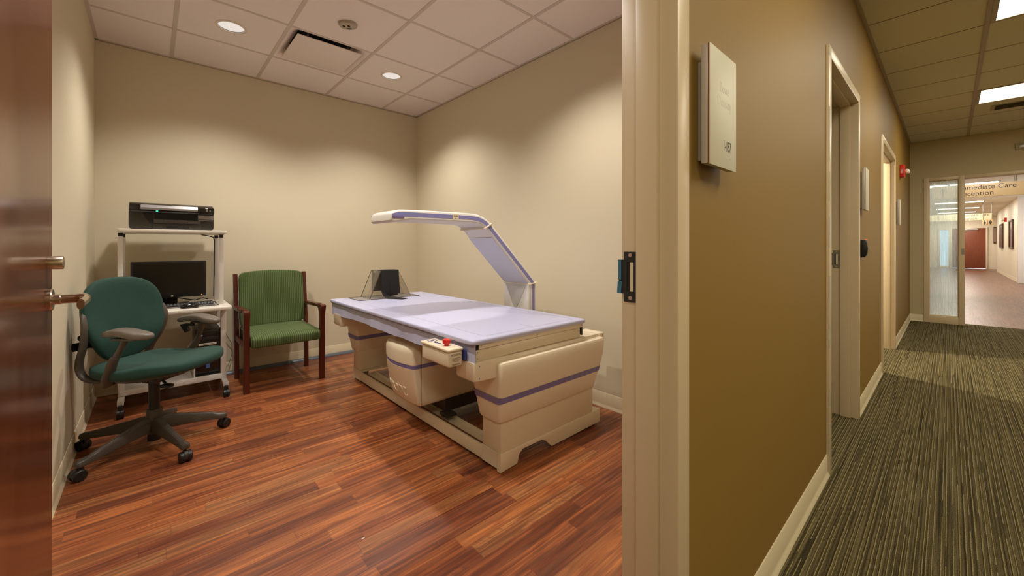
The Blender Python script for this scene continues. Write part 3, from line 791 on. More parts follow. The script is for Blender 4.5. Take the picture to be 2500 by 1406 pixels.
MB().box(-0.02, -0.13, 0, 0.02, 0.13, 0.185, 0.002).fin('panel', M['hang'], t)
MB().cyl((0, -0.1, 0.185), (0.0, -0.1, 0.795), 0.008, n=8).cyl((0, 0.1, 0.185), (0.0, 0.1, 0.795), 0.008, n=8).fin('rod', M['steel'], t)
for cy, dress in ((0.065, True), (-0.065, False)):
    b = MB().lathe([(0.0005, -0.0212), (0.017, -0.0212), (0.017, -0.0203), (0.0005, -0.0203)], (0, cy, 0.145), 'x', 16)
    if dress: pl = [(-0.012, 0.122), (0.012, 0.122), (0.04, 0.06), (0.018, 0.06), (0.018, 0.02), (-0.018, 0.02), (-0.018, 0.06), (-0.04, 0.06)]
    else: pl = [(-0.034, 0.122), (0.034, 0.122), (0.034, 0.07), (0.018, 0.07), (0.018, 0.02), (-0.018, 0.02), (-0.018, 0.07), (-0.034, 0.07)]
    b.prism([(cy + p[0], p[1]) for p in pl], 'x', -0.0212, -0.0203)
    b.fin('figure', M['ink'], t)
MB().box(-0.0212, -0.005, 0.02, -0.0203, 0.005, 0.165).fin('divider', M['ink'], t)

# ------------------------------------------------------------------ bone density scanner
def scanner():
    t = thing('bone_density_scanner', 'large cream bone density scanner with lavender table pad and overhead arm', 'medical scanner', (1.70, 2.48, 0))
    OX, OY = 1.70, 2.48
    def W(b): return b.xf(Matrix.Translation((-OX, -OY, 0)))
    # base frame: two long beams plus end skirts
    b = MB()
    b.box(1.285, 1.653, 0.02, 1.30, 3.299, 0.089, 0.002).box(1.30, 1.653, 0.02, 1.40, 3.299, 0.058)
    b.box(1.40, 1.653, 0.02, 1.412, 3.299, 0.075)
    b.box(2.105, 1.653, 0.02, 2.12, 3.299, 0.089, 0.002).box(2.0, 1.653, 0.02, 2.105, 3.299, 0.035)
    W(b).fin('base_beam', M['creamm'], t)
    inner = MB().box(1.3005, 1.655, 0.036, 1.322, 3.297, 0.082)  # brown on this face paints in the reflection of the floor
    W(inner).fin('beam_lip', mat('floor_reflection_brown', (112, 70, 44), 0.5, noise=(10, 0.05)), t, label='inner face of the base beam coloured as the reflected floor')
    for ya, yb, nm in ((1.500, 1.652, 'front'), (3.30, 3.452, 'rear')):
        b = MB()
        pts = [(1.285, 0.006), (1.40, 0.014), (1.415, 0.06), (1.44, 0.076), (1.585, 0.076), (1.615, 0.06), (1.655, 0.022), (1.665, 0.014), (2.12, 0.02), (2.12, 0.100), (1.285, 0.100)]
        yy = ya if nm == 'front' else yb - 0.03
        b.prism(pts, 'y', yy, yy + 0.03, 0.002)
        q0, q1 = (ya + 0.030, yb) if nm == 'front' else (ya, yb - 0.030)
        b.box(1.285, q0, 0.018, 1.31, q1, 0.0998).box(2.095, q0, 0.018, 2.12, q1, 0.0998)
        b.box(1.31, q0, 0.085, 2.095, q1, 0.0995)
        W(b).fin('end_skirt', M['creamm'], t)
        # pedestal
        b = MB().box(1.288, ya + 0.003, 0.1005, 2.045, yb - 0.002, 0.52, 0.003)
        W(b).fin('pedestal', M['creamm'], t)
        # cover: tapering shell around the pedestal top
        def ring(z, x0, x1, y0, y1, r):
            pts = []
            for cx, cy, a0 in ((x1 - r, y1 - r, 0), (x0 + r, y1 - r, 90), (x0 + r, y0 + r, 180), (x1 - r, y0 + r, 270)):
                for q in range(6):
                    a = R(a0 + 90 * q / 5)
                    pts.append((cx + r * math.cos(a), cy + r * math.sin(a), z))
            return pts
        if nm == 'front': o0, o1, i0, i1 = 1.445, 1.488, 1.70, 1.66
        else: o0, o1, i0, i1 = 3.505, 3.455, 3.262, 3.30
        def ylo(f): a_, c_ = (o0, o1) if nm == 'front' else (i0, i1); return a_ + (c_ - a_) * f
        def yhi(f): a_, c_ = (i0, i1) if nm == 'front' else (o0, o1); return a_ + (c_ - a_) * f
        rings = []
        for z, f, ex in ((0.255, 1.0, -0.012), (0.258, 1.0, -0.004), (0.268, 0.96, 0), (0.362, 0.55, 0), (0.3621, 0.55, 0), (0.3622, 0.55, -0.003), (0.3938, 0.42, -0.003), (0.394, 0.42, 0), (0.470, 0.12, 0), (0.552, 0.0, 0), (0.566, 0.0, -0.006), (0.570, 0.0, -0.02)):
            rings.append(ring(z, 1.238 + 0.030 * f - ex * 0.8, 2.102 - 0.055 * f + ex * 0.8, ylo(f) - ex, yhi(f) + ex, 0.022))
        if nm == 'front':
            # inner flank is further in, so the side reads as a tapering wedge
            pass
        b = MB().loft(rings)
        c = W(b).fin('end_cover', M['creamp'], t)
        b = MB().loft([ring(0.3625, 1.2495, 2.0765, ylo(0.55) - 0.0005, yhi(0.55) + 0.0005, 0.022), ring(0.3935, 1.2455, 2.0835, ylo(0.42) - 0.0005, yhi(0.42) + 0.0005, 0.022)], cap=False)
        W(b).fin('accent_stripe', M['lilac_d'], c, label='lilac stripe')
        # cross beam carrying the table top
        y0, y1 = (1.478, 1.622) if nm == 'front' else (3.235, 3.385)
        b = MB()
        b.prism([(1.10, 0.515), (1.108, 0.503), (1.125, 0.499), (1.30, 0.492), (1.30, 0.592), (1.10, 0.592)], 'y', y0, y1, 0.010, 3)
        b.box(1.28, y0 + 0.006, 0.50, 2.13, y1 - 0.01, 0.589, 0.004)
        b.box(2.08, y0, 0.515, 2.135, y1, 0.592, 0.008, 3)
        cb = W(b).fin('cross_beam', M['creamp'], t)
        if nm == 'front':
            for sx, sz in ((1.135, 0.574), (1.135, 0.516), (2.118, 0.574), (2.118, 0.535)):
                W(MB().lathe([(0.0035, 0.0), (0.0035, -0.0012), (0.0003, -0.0015)], (sx, y0 - 0.0001, sz), 'y', 12)).fin('screw', M['steel'], cb)
    # seam on the inside of the rear cover
    # levelling feet
    for fx, fy in ((1.305, 1.80), (1.305, 3.10), (2.10, 1.80), (2.10, 3.10)):
        b = MB().lathe([(0.018, 0.0), (0.018, 0.006), (0.006, 0.009), (0.006, 0.022), (0.012, 0.022), (0.012, 0.03)], (fx, fy, 0), 'z', 20)
        W(b).fin('levelling_foot', M['steel'], t)
    # table top frame
    b = MB()
    b.box(1.125, 1.492, 0.592, 1.905, 3.44, 0.648, 0.002)
    tf = W(b).fin('table_frame', M['creamm'], t)
    b = MB().box(1.14, 1.486, 0.650, 1.93, 3.44, 0.674, 0.001)
    W(b).fin('table_rail', M['creamp'], tf)
    b = MB().box(1.120, 1.490, 0.648, 1.14, 1.60, 0.675)
    W(b).fin('rail_gap', M['dark'], tf)
    b = MB().box(1.905, 1.50, 0.600, 1.911, 3.43, 0.648).box(1.924, 1.492, 0.600, 1.932, 3.43, 0.650)
    W(b).fin('rail_bracket', M['steel'], tf)
    for sx, sz in ((1.152, 0.664), (1.53, 0.664), (1.915, 0.664), (1.135, 0.635), (1.135, 0.606), (1.893, 0.63)):
        yq = 1.4858 if sz > 0.65 else 1.4918
        W(MB().lathe([(0.003, 0.0), (0.003, -0.0012), (0.0003, -0.0015)], (sx, yq, sz), 'y', 10)).fin('screw', M['steel'], tf)
    # lavender pad with soft edges and a hanging side skirt
    b = MB()
    nx_, ny_ = 24, 56
    x0, x1, y0, y1, zt, zb = 1.092, 1.938, 1.472, 3.452, 0.700, 0.6745
    rings = []
    def rr(ins, z, r, k=0.6):
        r = r * k
        pts = []
        for cx, cy, a0 in ((x1 - r - ins, y1 - r - ins, 0), (x0 + r + ins, y1 - r - ins, 90), (x0 + r + ins, y0 + r + ins, 180), (x1 - r - ins, y0 + r + ins, 270)):
            for q in range(7):
                a = R(a0 + 90 * q / 6)
                pts.append((cx + r * math.cos(a), cy + r * math.sin(a), z))
        return pts
    rings = [rr(0.012, zb, 0.012), rr(0.002, zb + 0.002, 0.02), rr(0.0, zb + 0.008, 0.022), rr(0.0, zt - 0.008, 0.022), rr(0.003, zt - 0.002, 0.02), rr(0.009, zt, 0.016)]
    b.loft(rings)
    pad = W(b).fin('table_pad', M['pad'], t, label='lavender vinyl pad with stitched outline', ang=60)
    # skirt: wavy sheet on the near long side
    b = MB()
    n, mz = 120, 8
    rnd = random.Random(5)
    ph = [rnd.uniform(0, 6.28) for _ in range(6)]
    def wave(y, f):
        return 0.004 * f * (math.sin(y * 9 + ph[0]) + 0.6 * math.sin(y * 23 + ph[1]) + 0.35 * math.sin(y * 51 + ph[2]))
    grid, grid2 = [], []
    for i in range(n + 1):
        y = 1.478 + (3.449 - 1.478) * i / n
        zlow = 0.583 + 0.008 * math.sin((i / n) * PI) + 0.004 * math.sin(y * 5)
        row, row2 = [], []
        for j in range(mz + 1):
            f = j / mz
            z = 0.676 + (zlow - 0.676) * f
            if y > 3.30: z += 0
            x = 1.1095 - 0.004 * f - wave(y, f) * 1.1
            row.append(b.bm.verts.new((x, y, z))); row2.append(b.bm.verts.new((x + 0.003, y, z)))
        grid.append(row); grid2.append(row2)
    fs = []
    for i in range(n):
        for j in range(mz):
            fs.append(b.bm.faces.new((grid[i][j], grid[i + 1][j], grid[i + 1][j + 1], grid[i][j + 1])))
            fs.append(b.bm.faces.new((grid2[i][j], grid2[i][j + 1], grid2[i + 1][j + 1], grid2[i + 1][j])))
        for j in (0, mz):
            fs.append(b.bm.faces.new((grid[i][j], grid[i + 1][j], grid2[i + 1][j], grid2[i][j])))
    for i in (0, n):
        for j in range(mz):
            fs.append(b.bm.faces.new((grid[i][j], grid2[i][j], grid2[i][j + 1], grid[i][j + 1])))
    bmesh.ops.recalc_face_normals(b.bm, faces=fs)
    W(b).fin('side_skirt', M['pad'], pad, ang=80, label='loose lavender side flap')
    W(MB().box(1.099, 1.482, 0.6700, 1.106, 3.445, 0.6745)).fin('edge_shadow_strip', M['seam'], pad, label='dark strip painted as the shadow line below the pad edge')  # dark strip added to draw the shadow line between pad and skirt
    b = MB()
    zs = zt + 0.0001; e = 0.0018
    sx0, sx1, sy0, sy1 = 1.192, 1.872, 1.516, 3.40
    for (a, c_, d_, f) in ((sx0, sy0, sx0 + e, sy1), (sx1 - e, sy0, sx1, sy1), (sx0, sy0, sx1, sy0 + e), (sx0, sy1 - e, sx1, sy1)):
        b.box(a, c_, zs - 0.0006, d_, f, zs + 0.0002)
    b.box(1.53, sy0, zs - 0.0006, 1.53 + e, sy0 + 0.11, zs + 0.0002)
    b.box(1.84, 2.40, zs - 0.0006, 1.90, 2.40 + e, zs + 0.0002)
    W(b).fin('seam', M['seam'], pad, label='thin grey stitched outline')
    b = MB().prism([(3.0, 0.0)] and [(1.580, 0.597), (1.545, 0.592), (1.530, 0.600), (1.527, 0.640), (1.545, 0.652), (1.580, 0.652)], 'x', 1.094, 1.100)
    W(b).fin('side_patch', M['bluebtn'], pad, label='dark blue patch on the flap')
    # X-ray tank below the table
    yl, yh, xf_ = 2.112, 2.478, 1.128
    def tring(z, dx, sh, bul):
        pts = []
        n = 14
        for i in range(n + 1):     # curved front face (toward -x)
            u = i / n
            y = yl + sh + 0.018 + (yh - yl - 2 * sh - 0.036) * u
            x = xf_ + dx - 0.68 * bul * (1 - (2 * u - 1) ** 2)
            pts.append((x, y, z))
        rr_ = 0.018
        for q in range(1, 6):
            a = R(90 * q / 5)
            pts.append((xf_ + dx + rr_ - rr_ * math.cos(a) , yh - sh - 0.018 + rr_ * math.sin(a), z))
        pts.append((2.02, yh - sh, z)); pts.append((2.02, yl + sh, z))
        for q in range(0, 5):
            a = R(90 - 90 * q / 5)
            pts.append((xf_ + dx + rr_ - rr_ * math.cos(a), yl + sh + 0.018 - rr_ * math.sin(a), z))
        return pts
    bk = 0.68
    lv = [(0.176, 0.060, 0.016, 0.018), (0.182, 0.050, 0.008, 0.022), (0.20, 0.042, 0.003, 0.026), (0.30, 0.020, 0, 0.036), (0.409, 0.004, 0, 0.040), (0.4092, 0.006, 0.001, 0.040), (0.4335, 0.004, 0.001, 0.040), (0.434, 0.002, 0, 0.040), (0.50, 0.0, 0, 0.040), (0.522, 0.004, 0.002, 0.038), (0.534, 0.014, 0.010, 0.034), (0.537, 0.03, 0.022, 0.030)]
    b = MB().loft([tring(*q) for q in lv])
    tank = W(b).fin('xray_tank', M['creamp'], t, ang=40)
    b = MB().loft([tring(0.4098, 0.0052, 0.0002, 0.040), tring(0.433, 0.0032, 0.0002, 0.040)], cap=False)
    W(b).fin('accent_stripe', M['lilac_d'], tank, label='lilac stripe')
    b = MB().box(1.1895, yl - 0.0008, 0.185, 1.1905, yl + 0.0002, 0.53)
    W(b).fin('panel_joint', M['gap'], tank)
    lt = text('lettering', 'HOLOGIC', 0.086, face_nx(0, 0, 0), M['creamp'], tank, 0.0020, sx=0.66, label='raised cream lettering', spacing=0.9, bev=0.0012)
    for v in lt.data.vertices:   # wrap onto the curved, leaning front
        y = v.co.y + 2.325; z = v.co.z + 0.252
        u = (y - (yl + 0.018)) / (yh - yl - 0.036)
        bul = 0.026 + (z - 0.2) * 0.1
        dx = 0.042 - (z - 0.2) * 0.22
        x = xf_ + dx - 0.68 * bul * (1 - (2 * u - 1) ** 2) + v.co.x - 0.0018
        v.co = (x - OX, y - OY, z)
    # carriage below the tank
    b = MB().box(1.36, 2.12, 0.10, 2.0, 2.44, 0.178).box(1.33, 2.05, 0.09, 1.40, 2.14, 0.105, 0.002)
    W(b).fin('carriage', M['darkgrey'], t)
    # C arm
    y0, y1 = 2.07, 2.352
    outer = [(0.978, 1.283), (0.979, 1.311), (0.986, 1.324), (1.000, 1.334), (1.018, 1.341), (1.036, 1.344), (1.162, 1.348), (1.405, 1.350), (1.530, 1.349), (1.560, 1.348), (1.590, 1.343), (1.618, 1.334), (1.650, 1.318), (1.675, 1.302), (1.700, 1.282), (2.095, 0.898), (2.110, 0.878), (2.120, 0.855), (2.120, 0.45)]
    inner = [(2.060, 0.45), (2.060, 0.850), (2.052, 0.862), (1.700, 1.205), (1.668, 1.238), (1.640, 1.262), (1.605, 1.280), (1.570, 1.286), (1.534, 1.288), (1.30, 1.289), (1.10, 1.288), (1.010, 1.272), (0.990, 1.272)]
    poly = outer + inner
    b = MB().prism(poly, 'y', y0, y1, 0.011, 4)
    arm = W(b).fin('scanner_arm', M['armb'], t, ang=45, label='overhead arm, bent over the table')
    # lavender-grey lower skin of the slanted section and the column
    # accent stripe following the flank
    cl = [(0.985, 1.306), (1.02, 1.316), (1.10, 1.319), (1.405, 1.320), (1.530, 1.320), (1.575, 1.315), (1.610, 1.306), (1.645, 1.289), (1.675, 1.266), (2.070, 0.884), (2.086, 0.866), (2.092, 0.845), (2.092, 0.46)]
    def offs(pl, d):
        out = []
        for i, p in enumerate(pl):
            a = Vector(pl[max(i - 1, 0)]); c_ = Vector(pl[min(i + 1, len(pl) - 1)])
            tt = (c_ - a).normalized(); nn = Vector((-tt.y, tt.x))
            out.append((p[0] + nn.x * d, p[1] + nn.y * d))
        return out
    for yy, s in ((y0, -1), (y1, 1)):
        b = MB()
        up_, dn = offs(cl, 0.0125), offs(cl, -0.0125)
        rings = []
        for (ux, uz), (dx_, dz) in zip(up_, dn):
            rings.append([(ux, yy + s * 0.0008, uz), (dx_, yy + s * 0.0008, dz), (dx_, yy - s * 0.002, dz), (ux, yy - s * 0.002, uz)])
        b.loft(rings)
        W(b).fin('accent_stripe', M['lilac'], arm, label='lilac stripe along the arm flank')
    b = MB()
    b.prism([(1.708, 1.199), (2.050, 0.8655), (2.046, 0.8615), (1.704, 1.195)], 'y', y0 + 0.008, y1 - 0.006)
    W(b).fin('underside_panel', M['armp'], arm, label='pale grey panel under the slanted section')
    # collars at the two bends
    for (ax, az), (bx, bz) in (((1.694, 1.290), (1.632, 1.258)), ((2.128, 0.868), (2.046, 0.862))):
        b = MB()
        ctr = [(ax, y0 - 0.004, az), (ax, y1 + 0.004, az), (bx, y1 + 0.004, bz - 0.004), (bx, y0 - 0.004, bz - 0.004)]
        pts = []
        for i in range(4):
            p, q = Vector(ctr[i]), Vector(ctr[(i + 1) % 4])
            for s_ in (0.06, 0.35, 0.65, 0.94): pts.append(p.lerp(q, s_))
        b.tube(pts, 0.0055, 8, closed=True)
        W(b).fin('collar', M['creamp'], arm)
    b = MB().box(1.382, y0 - 0.0012, 1.300, 1.426, y0 + 0.001, 1.337)
    lab = W(b).fin('rating_label', M['creamm'], arm, label='small cream label on the arm')
    b = MB().box(1.388, y0 - 0.0018, 1.322, 1.420, y0 - 0.0011, 1.325).box(1.388, y0 - 0.0018, 1.328, 1.420, y0 - 0.0011, 1.330).box(1.400, y0 - 0.0018, 1.308, 1.406, y0 - 0.0011, 1.313)
    W(b).fin('print_line', M['inkgrey'], lab)
    b = MB().box(0.984, y0 - 0.003, 1.294, 1.055, y0 + 0.001, 1.318, 0.004)
    W(b).fin('button_cover', M['lilac_d'], arm, label='rounded lilac cover at the arm tip')
    # column foot behind the table
    b = MB()
    b.prism([(2.045, 0.50), (2.045, 0.872), (2.06, 0.872), (2.06, 0.50)], 'y', y0 + 0.004, y1 - 0.004, 0.003)
    b.box(2.0, 2.10, 0.15, 2.12, 2.35, 0.50)
    col = W(b).fin('column', M['armb'], t)
    b = MB().prism([(2.085, 0.866), (2.335, 0.866), (2.245, 0.70), (2.215, 0.66), (2.185, 0.70)], 'x', 2.0425, 2.0455)
    W(b).fin('wedge_panel', mat('wedge_grey', (186, 182, 174), 0.45, noise=(6, 0.02)), col, label='darker wedge shaped panel on the column')
    # control panel
    b = MB()
    b.box(1.008, 1.545, 0.574, 1.088, 1.790, 0.645, 0.010, 3)
    cp = W(b).fin('control_panel', M['creamp'], t, label='cream control box with buttons')
    b = MB().box(1.003, 1.540, 0.6455, 1.090, 1.796, 0.661, 0.0065, 3)
    W(b).fin('panel_lid', M['creamp'], cp)
    zt2 = 0.6612
    for cx, cy in ((1.040, 1.702), (1.040, 1.677)):
        W(MB().lathe([(0.0003, 0), (0.0095, 0), (0.0095, 0.0012), (0.0003, 0.0014)], (cx, cy, zt2 - 0.0004), 'z', 20)).fin('button', M['bluebtn'], cp, label='dark blue oval button')
    b = MB()
    for k in range(4):
        a0 = k * 90
        pts = [(1.047 + 0.022 * math.cos(R(a0 + q * 12)), 1.752 + 0.022 * math.sin(R(a0 + q * 12)), zt2) for q in range(6)]
        b.tube(pts, 0.0035, 6, flat=(1, 0.3))
    b.lathe([(0.0003, 0), (0.009, 0), (0.009, 0.001), (0.0003, 0.0012)], (1.047, 1.752, zt2 - 0.0004), 'z', 16)
    W(b).fin('button', M['bluebtn'], cp, label='dark blue keypad buttons')
    b = MB().lathe([(0.0003, 0), (0.006, 0), (0.006, 0.001), (0.0003, 0.001)], (1.040, 1.654, zt2), 'z', 16)
    W(b).fin('indicator', M['grid'], cp)
    b = MB().lathe([(0.011, 0), (0.011, 0.010), (0.0185, 0.010), (0.0195, 0.013), (0.0195, 0.026), (0.0175, 0.030), (0.0003, 0.031)], (1.045, 1.618, zt2), 'z', 28)
    W(b).fin('emergency_stop', M['red'], cp, label='red mushroom stop button')
    text('lettering', 'HOLOGIC', 0.0128, face_ny(1.050 - OX, 1.5444 - OY, 0.630), M['ink'], cp, 0.0002, sx=0.95)
    b = MB()
    for zz, w_ in ((0.615, 0.020), (0.610, 0.026), (0.605, 0.022), (0.600, 0.014), (0.588, 0.022), (0.584, 0.022)):
        b.box(1.050 - w_, 1.5443, zz - 0.0009, 1.050 + w_, 1.5449, zz + 0.0009)
    W(b).fin('print_line', M['inkgrey'], cp)
    return t
scanner()

# ------------------------------------------------------------------ positioner on the table
def positioner():
    t = thing('leg_positioner', 'smoky clear plastic leg positioner with black straps on the table pad', 'positioner', (1.50, 3.28, 0.7006))
    def W(b): return b.xf(Matrix.Translation((-1.50, -3.28, -0.7006)))
    z0 = 0.7006
    W(MB().box(1.225, 3.157, z0, 1.755, 3.405, z0 + 0.004)).fin('base_plate', M['acrylic'], t)
    b = MB()
    for a, c in (((1.225, 3.1565), (1.755, 3.1595)), ((1.225, 3.4035), (1.755, 3.4055)), ((1.2245, 3.157), (1.2265, 3.405)), ((1.7535, 3.157), (1.7555, 3.405))):
        b.box(a[0], a[1], z0 + 0.0005, c[0], c[1], z0 + 0.0045)
    W(b).fin('plate_edge', M['edge'], t)
    xb0, xb1, xt0, xt1, zt = 1.326, 1.700, 1.420, 1.580, 0.932
    th = 0.004
    ya, yb = 3.205, 3.392
    for (p, q, nm) in (((xb0, z0 + 0.004), (xt0, zt), 'l'), ((xb1, z0 + 0.004), (xt1, zt), 'r')):
        s = 1 if nm == 'l' else -1
        W(MB().prism([p, (p[0] + s * th, p[1]), (q[0] + s * th, q[1]), q], 'y', ya, yb)).fin('side_panel', M['acrylic'], t)
        for yy in (ya, yb): W(MB().prism([(p[0] - 0.001, p[1]), (p[0] + s * th + 0.001, p[1]), (q[0] + s * th + 0.001, q[1]), (q[0] - 0.001, q[1])], 'y', yy - 0.0012, yy + 0.0012)).fin('panel_edge', M['edge'], t)
    W(MB().box(xt0, ya, zt - 0.004, xt1, yb, zt)).fin('top_panel', M['acrylic'], t)
    W(MB().prism([(xb0 + 0.02, z0 + 0.004), (xb1 - 0.02, z0 + 0.004), (xt1 - 0.004, zt - 0.004), (xt0 + 0.004, zt - 0.004)], 'y', 3.296, 3.300)).fin('web_panel', M['acrylic'], t)
    # black strap draped over the top, right half, hanging down the near side
    W(MB().prism([(1.424, zt + 0.001), (1.578, zt + 0.001), (1.592, 0.732), (1.570, 0.732), (1.570, 0.722), (1.520, 0.715), (1.440, 0.722), (1.424, 0.760)], 'y', ya - 0.010, ya - 0.003, 0.002).box(1.424, ya - 0.008, zt, 1.578, 3.30, zt + 0.004, 0.001)).fin('strap', M['blackf'], t, label='black fabric strap over the near side')
    W(MB().prism([(1.424, zt - 0.002), (1.515, zt - 0.002), (1.515, 0.745), (1.424, 0.742)], 'y', yb + 0.003, yb + 0.009, 0.002)).fin('strap', M['blackf'], t, label='black fabric strap on the far side')
    W(MB().box(1.498, ya - 0.0115, 0.735, 1.503, ya - 0.0095, 0.84)).fin('strap_slit', M['dark'], t)
    # strap tail lying on the pad
    b = MB()
    tail = [(1.455, 3.198, 0.745), (1.462, 3.185, 0.722), (1.475, 3.160, 0.710), (1.500, 3.12, 0.7075), (1.535, 3.07, 0.704), (1.555, 3.03, 0.7035)]
    rings = []
    for i, (x, y, z) in enumerate(tail):
        w = 0.032
        rings.append([(x - w, y - 0.012, z), (x + w, y + 0.012, z), (x + w, y + 0.012, z + 0.003), (x - w, y - 0.012, z + 0.003)])
    b.loft(rings)
    W(b).fin('strap_tail', M['blackf'], t, label='loose strap end lying on the pad')
    W(MB().box(1.437, 3.388, 0.905, 1.478, 3.3915, 0.928)).fin('sticker', M['signside'], t)
positioner()

# ------------------------------------------------------------------ office chair
def office_chair():
    t = thing('office_chair', 'dark green office chair on casters with grey armrests', 'office chair', (0.01, 3.05, 0), R(-46))
    # star base
    base = MB().lathe([(0.034, 0.075), (0.040, 0.08), (0.040, 0.13), (0.036, 0.205), (0.033, 0.212), (0.027, 0.214)], n=28)
    hub = base.fin('base_hub', M['basegrey'], t)
    angs = [-96, -24, 48, 120, 192]
    rad = [0.335, 0.345, 0.315, 0.325, 0.345]
    for a, L in zip(angs, rad):
        b = MB(); rings = []
        for f, z, w, h in ((0.02, 0.128, 0.028, 0.040), (0.06, 0.128, 0.026, 0.038), (0.16, 0.112, 0.021, 0.028), (0.26, 0.094, 0.018, 0.021), (L - 0.02, 0.083, 0.017, 0.017), (L + 0.008, 0.081, 0.021, 0.016), (L + 0.024, 0.079, 0.014, 0.012)):
            rings.append([(f, -w, z - h), (f, w, z - h), (f, w, z + h * 0.35), (f, w * 0.55, z + h), (f, -w * 0.55, z + h), (f, -w, z + h * 0.35)])
        b.loft(rings)
        bmesh.ops.bevel(b.bm, geom=list(b.bm.edges), offset=0.003, segments=2, affect='EDGES', clamp_overlap=True)
        b.xf(Matrix.Rotation(R(a), 4, 'Z'))
        b.fin('base_leg', M['basegrey'], t, ang=50)
        cx, cy = L * math.cos(R(a)), L * math.sin(R(a))
        ca = R(a + 46 + (35 if a != 48 else 80))
        c = MB()
        dx, dy = math.cos(ca), math.sin(ca)
        off = 0.014
        wx, wy = cx + dy * off, cy - dx * off
        for s in (-1, 1):
            p0 = Vector((wx + dx * 0.007 * s, wy + dy * 0.007 * s, 0.0275)); p1 = Vector((wx + dx * 0.027 * s, wy + dy * 0.027 * s, 0.0275))
            mid = p0.lerp(p1, 0.8)
            c.tube([p0, p0.lerp(p1, 0.1), mid, p1], [0.025, 0.0275, 0.0275, 0.022], 26)
        co = c.fin('caster', M['blackp'], t, label='black twin wheel caster')
        c = MB().tube([(wx - dx * 0.0075, wy - dy * 0.0075, 0.033), (wx + dx * 0.0075, wy + dy * 0.0075, 0.033)], 0.0262, 20)
        c.cyl((cx, cy, 0.045), (cx, cy, 0.078), 0.0075, n=12)
        c.fin('caster_housing', M['darkgrey'], co)
    MB().cyl((0, 0, 0.035), (0, 0, 0.12), 0.030, n=24).cyl((0, 0, 0.19), (0, 0, 0.40), 0.0255, n=24).fin('gas_column', M['blackp'], t)
    # mechanism under the seat
    b = MB().box(-0.10, -0.075, 0.395, 0.13, 0.075, 0.425, 0.008).box(-0.04, -0.04, 0.365, 0.05, 0.04, 0.40, 0.006)
    b.tube([(-0.20, -0.15, 0.423), (0.02, -0.17, 0.418), (0.18, -0.15, 0.43)], 0.010, 10, flat=(1, 0.7))
    b.tube([(-0.20, 0.15, 0.423), (0.02, 0.17, 0.418), (0.18, 0.15, 0.43)], 0.010, 10, flat=(1, 0.7))
    b.box(-0.05, -0.18, 0.413, 0.02, 0.18, 0.428, 0.004)
    b.fin('tilt_mechanism', M['darkgrey'], t)
    b = MB().tube([(0.06, -0.04, 0.405), (0.12, -0.07, 0.398), (0.16, -0.09, 0.388)], 0.006, 8)
    b.box(0.15, -0.125, 0.372, 0.205, -0.085, 0.390, 0.005)
    b.fin('height_lever', M['blackp'], t, label='black adjustment lever')
    # seat shell + cushion
    def seatf(p):
        x, y, z = p
        f = max(0, (x - 0.02) / 0.26)
        z2 = z + 0.030 * f - 0.020 * max(0, (x - 0.18) / 0.1) ** 2
        z2 += 0.012 * (y / 0.24) ** 2 * (1 if z > 0 else 0.3)
        z2 -= 0.010 * max(0, 1 - ((x + 0.02) / 0.16) ** 2) * (1 if z > 0 else 0)
        wd = 1.0 - 0.13 * max(0, -(x) / 0.25) + 0.02 * f
        return (x, y * wd, z2)
    b = MB().superq(0.266, 0.252, 0.046, (0.03, 0, 0.466), 0.62, 0.62, 64, 24, seatf)
    b.fin('seat', M['greenf'], t, ang=75, label='dark green woven seat cushion')
    def shellf(p):
        x, y, z = seatf(p)
        return (x, y, z)
    b = MB().superq(0.225, 0.205, 0.014, (0.02, 0, 0.428), 0.5, 0.6, 48, 10, shellf)
    b.fin('seat_shell', M['greyp'], t, ang=60)
    # back cushion
    def backf(p):
        # p.x thickness, p.y lateral, p.z vertical
        x, y, z = p
        wd = 1.0
        zz = z / 0.235
        if zz < -0.02: wd -= 0.25 * min(1.0, (-0.02 - zz) / 0.8) ** 1.1
        wd -= 0.02 * max(0, zz) ** 2
        y *= wd
        lean = -0.13 * (z + 0.235) * 0.55
        lumbar = 0.022 * math.exp(-((zz + 0.45) / 0.45) ** 2)
        wrap = 0.036 * (y / 0.22) ** 2
        return (x + lean + lumbar + wrap, y, z)
    b = MB()
    def backq(p):
        return backf(Vector((p.z, p.y, p.x)))
    b.superq(0.233, 0.222, 0.026, (0, 0, 0), 0.45, 0.70, 72, 16, backq)
    b.xf(Matrix.Translation((-0.195, 0.0, 0.728)))
    b.fin('backrest', M['greenf'], t, ang=75, label='dark green woven backrest')
    # back frame: side uprights curving under the seat
    for s in (-1, 1):
        b = MB()
        pts = [(0.0, 0.155, 0.418), (-0.10, 0.165, 0.418), (-0.165, 0.175, 0.422), (-0.212, 0.18, 0.442), (-0.230, 0.186, 0.485), (-0.216, 0.196, 0.54), (-0.184, 0.208, 0.60), (-0.164, 0.217, 0.66), (-0.158, 0.221, 0.71), (-0.164, 0.219, 0.75), (-0.178, 0.210, 0.79)]
        # smooth
        sm = []
        for i in range(len(pts) - 1):
            p, q = Vector(pts[i]), Vector(pts[i + 1])
            p0 = Vector(pts[max(i - 1, 0)]); q1 = Vector(pts[min(i + 2, len(pts) - 1)])
            for k in range(4):
                u = k / 4
                v = 0.5 * ((2 * p) + (q - p0) * u + (2 * p0 - 5 * p + 4 * q - q1) * u * u + (3 * p - p0 - 3 * q + q1) * u ** 3)
                sm.append((v.x, v.y * s, v.z))
        sm.append((pts[-1][0], pts[-1][1] * s, pts[-1][2]))
        n = len(sm)
        rr_ = [0.015 + 0.007 * math.sin(PI * min(1, i / (n * 0.95))) for i in range(n)]
        rr_[-1] = 0.006; rr_[-2] = 0.010
        b.tube(sm, rr_, 14, flat=(0.62, 1.0), up=(0, 1, 0))
        b.fin('back_frame', M['greyp'], t, ang=60)
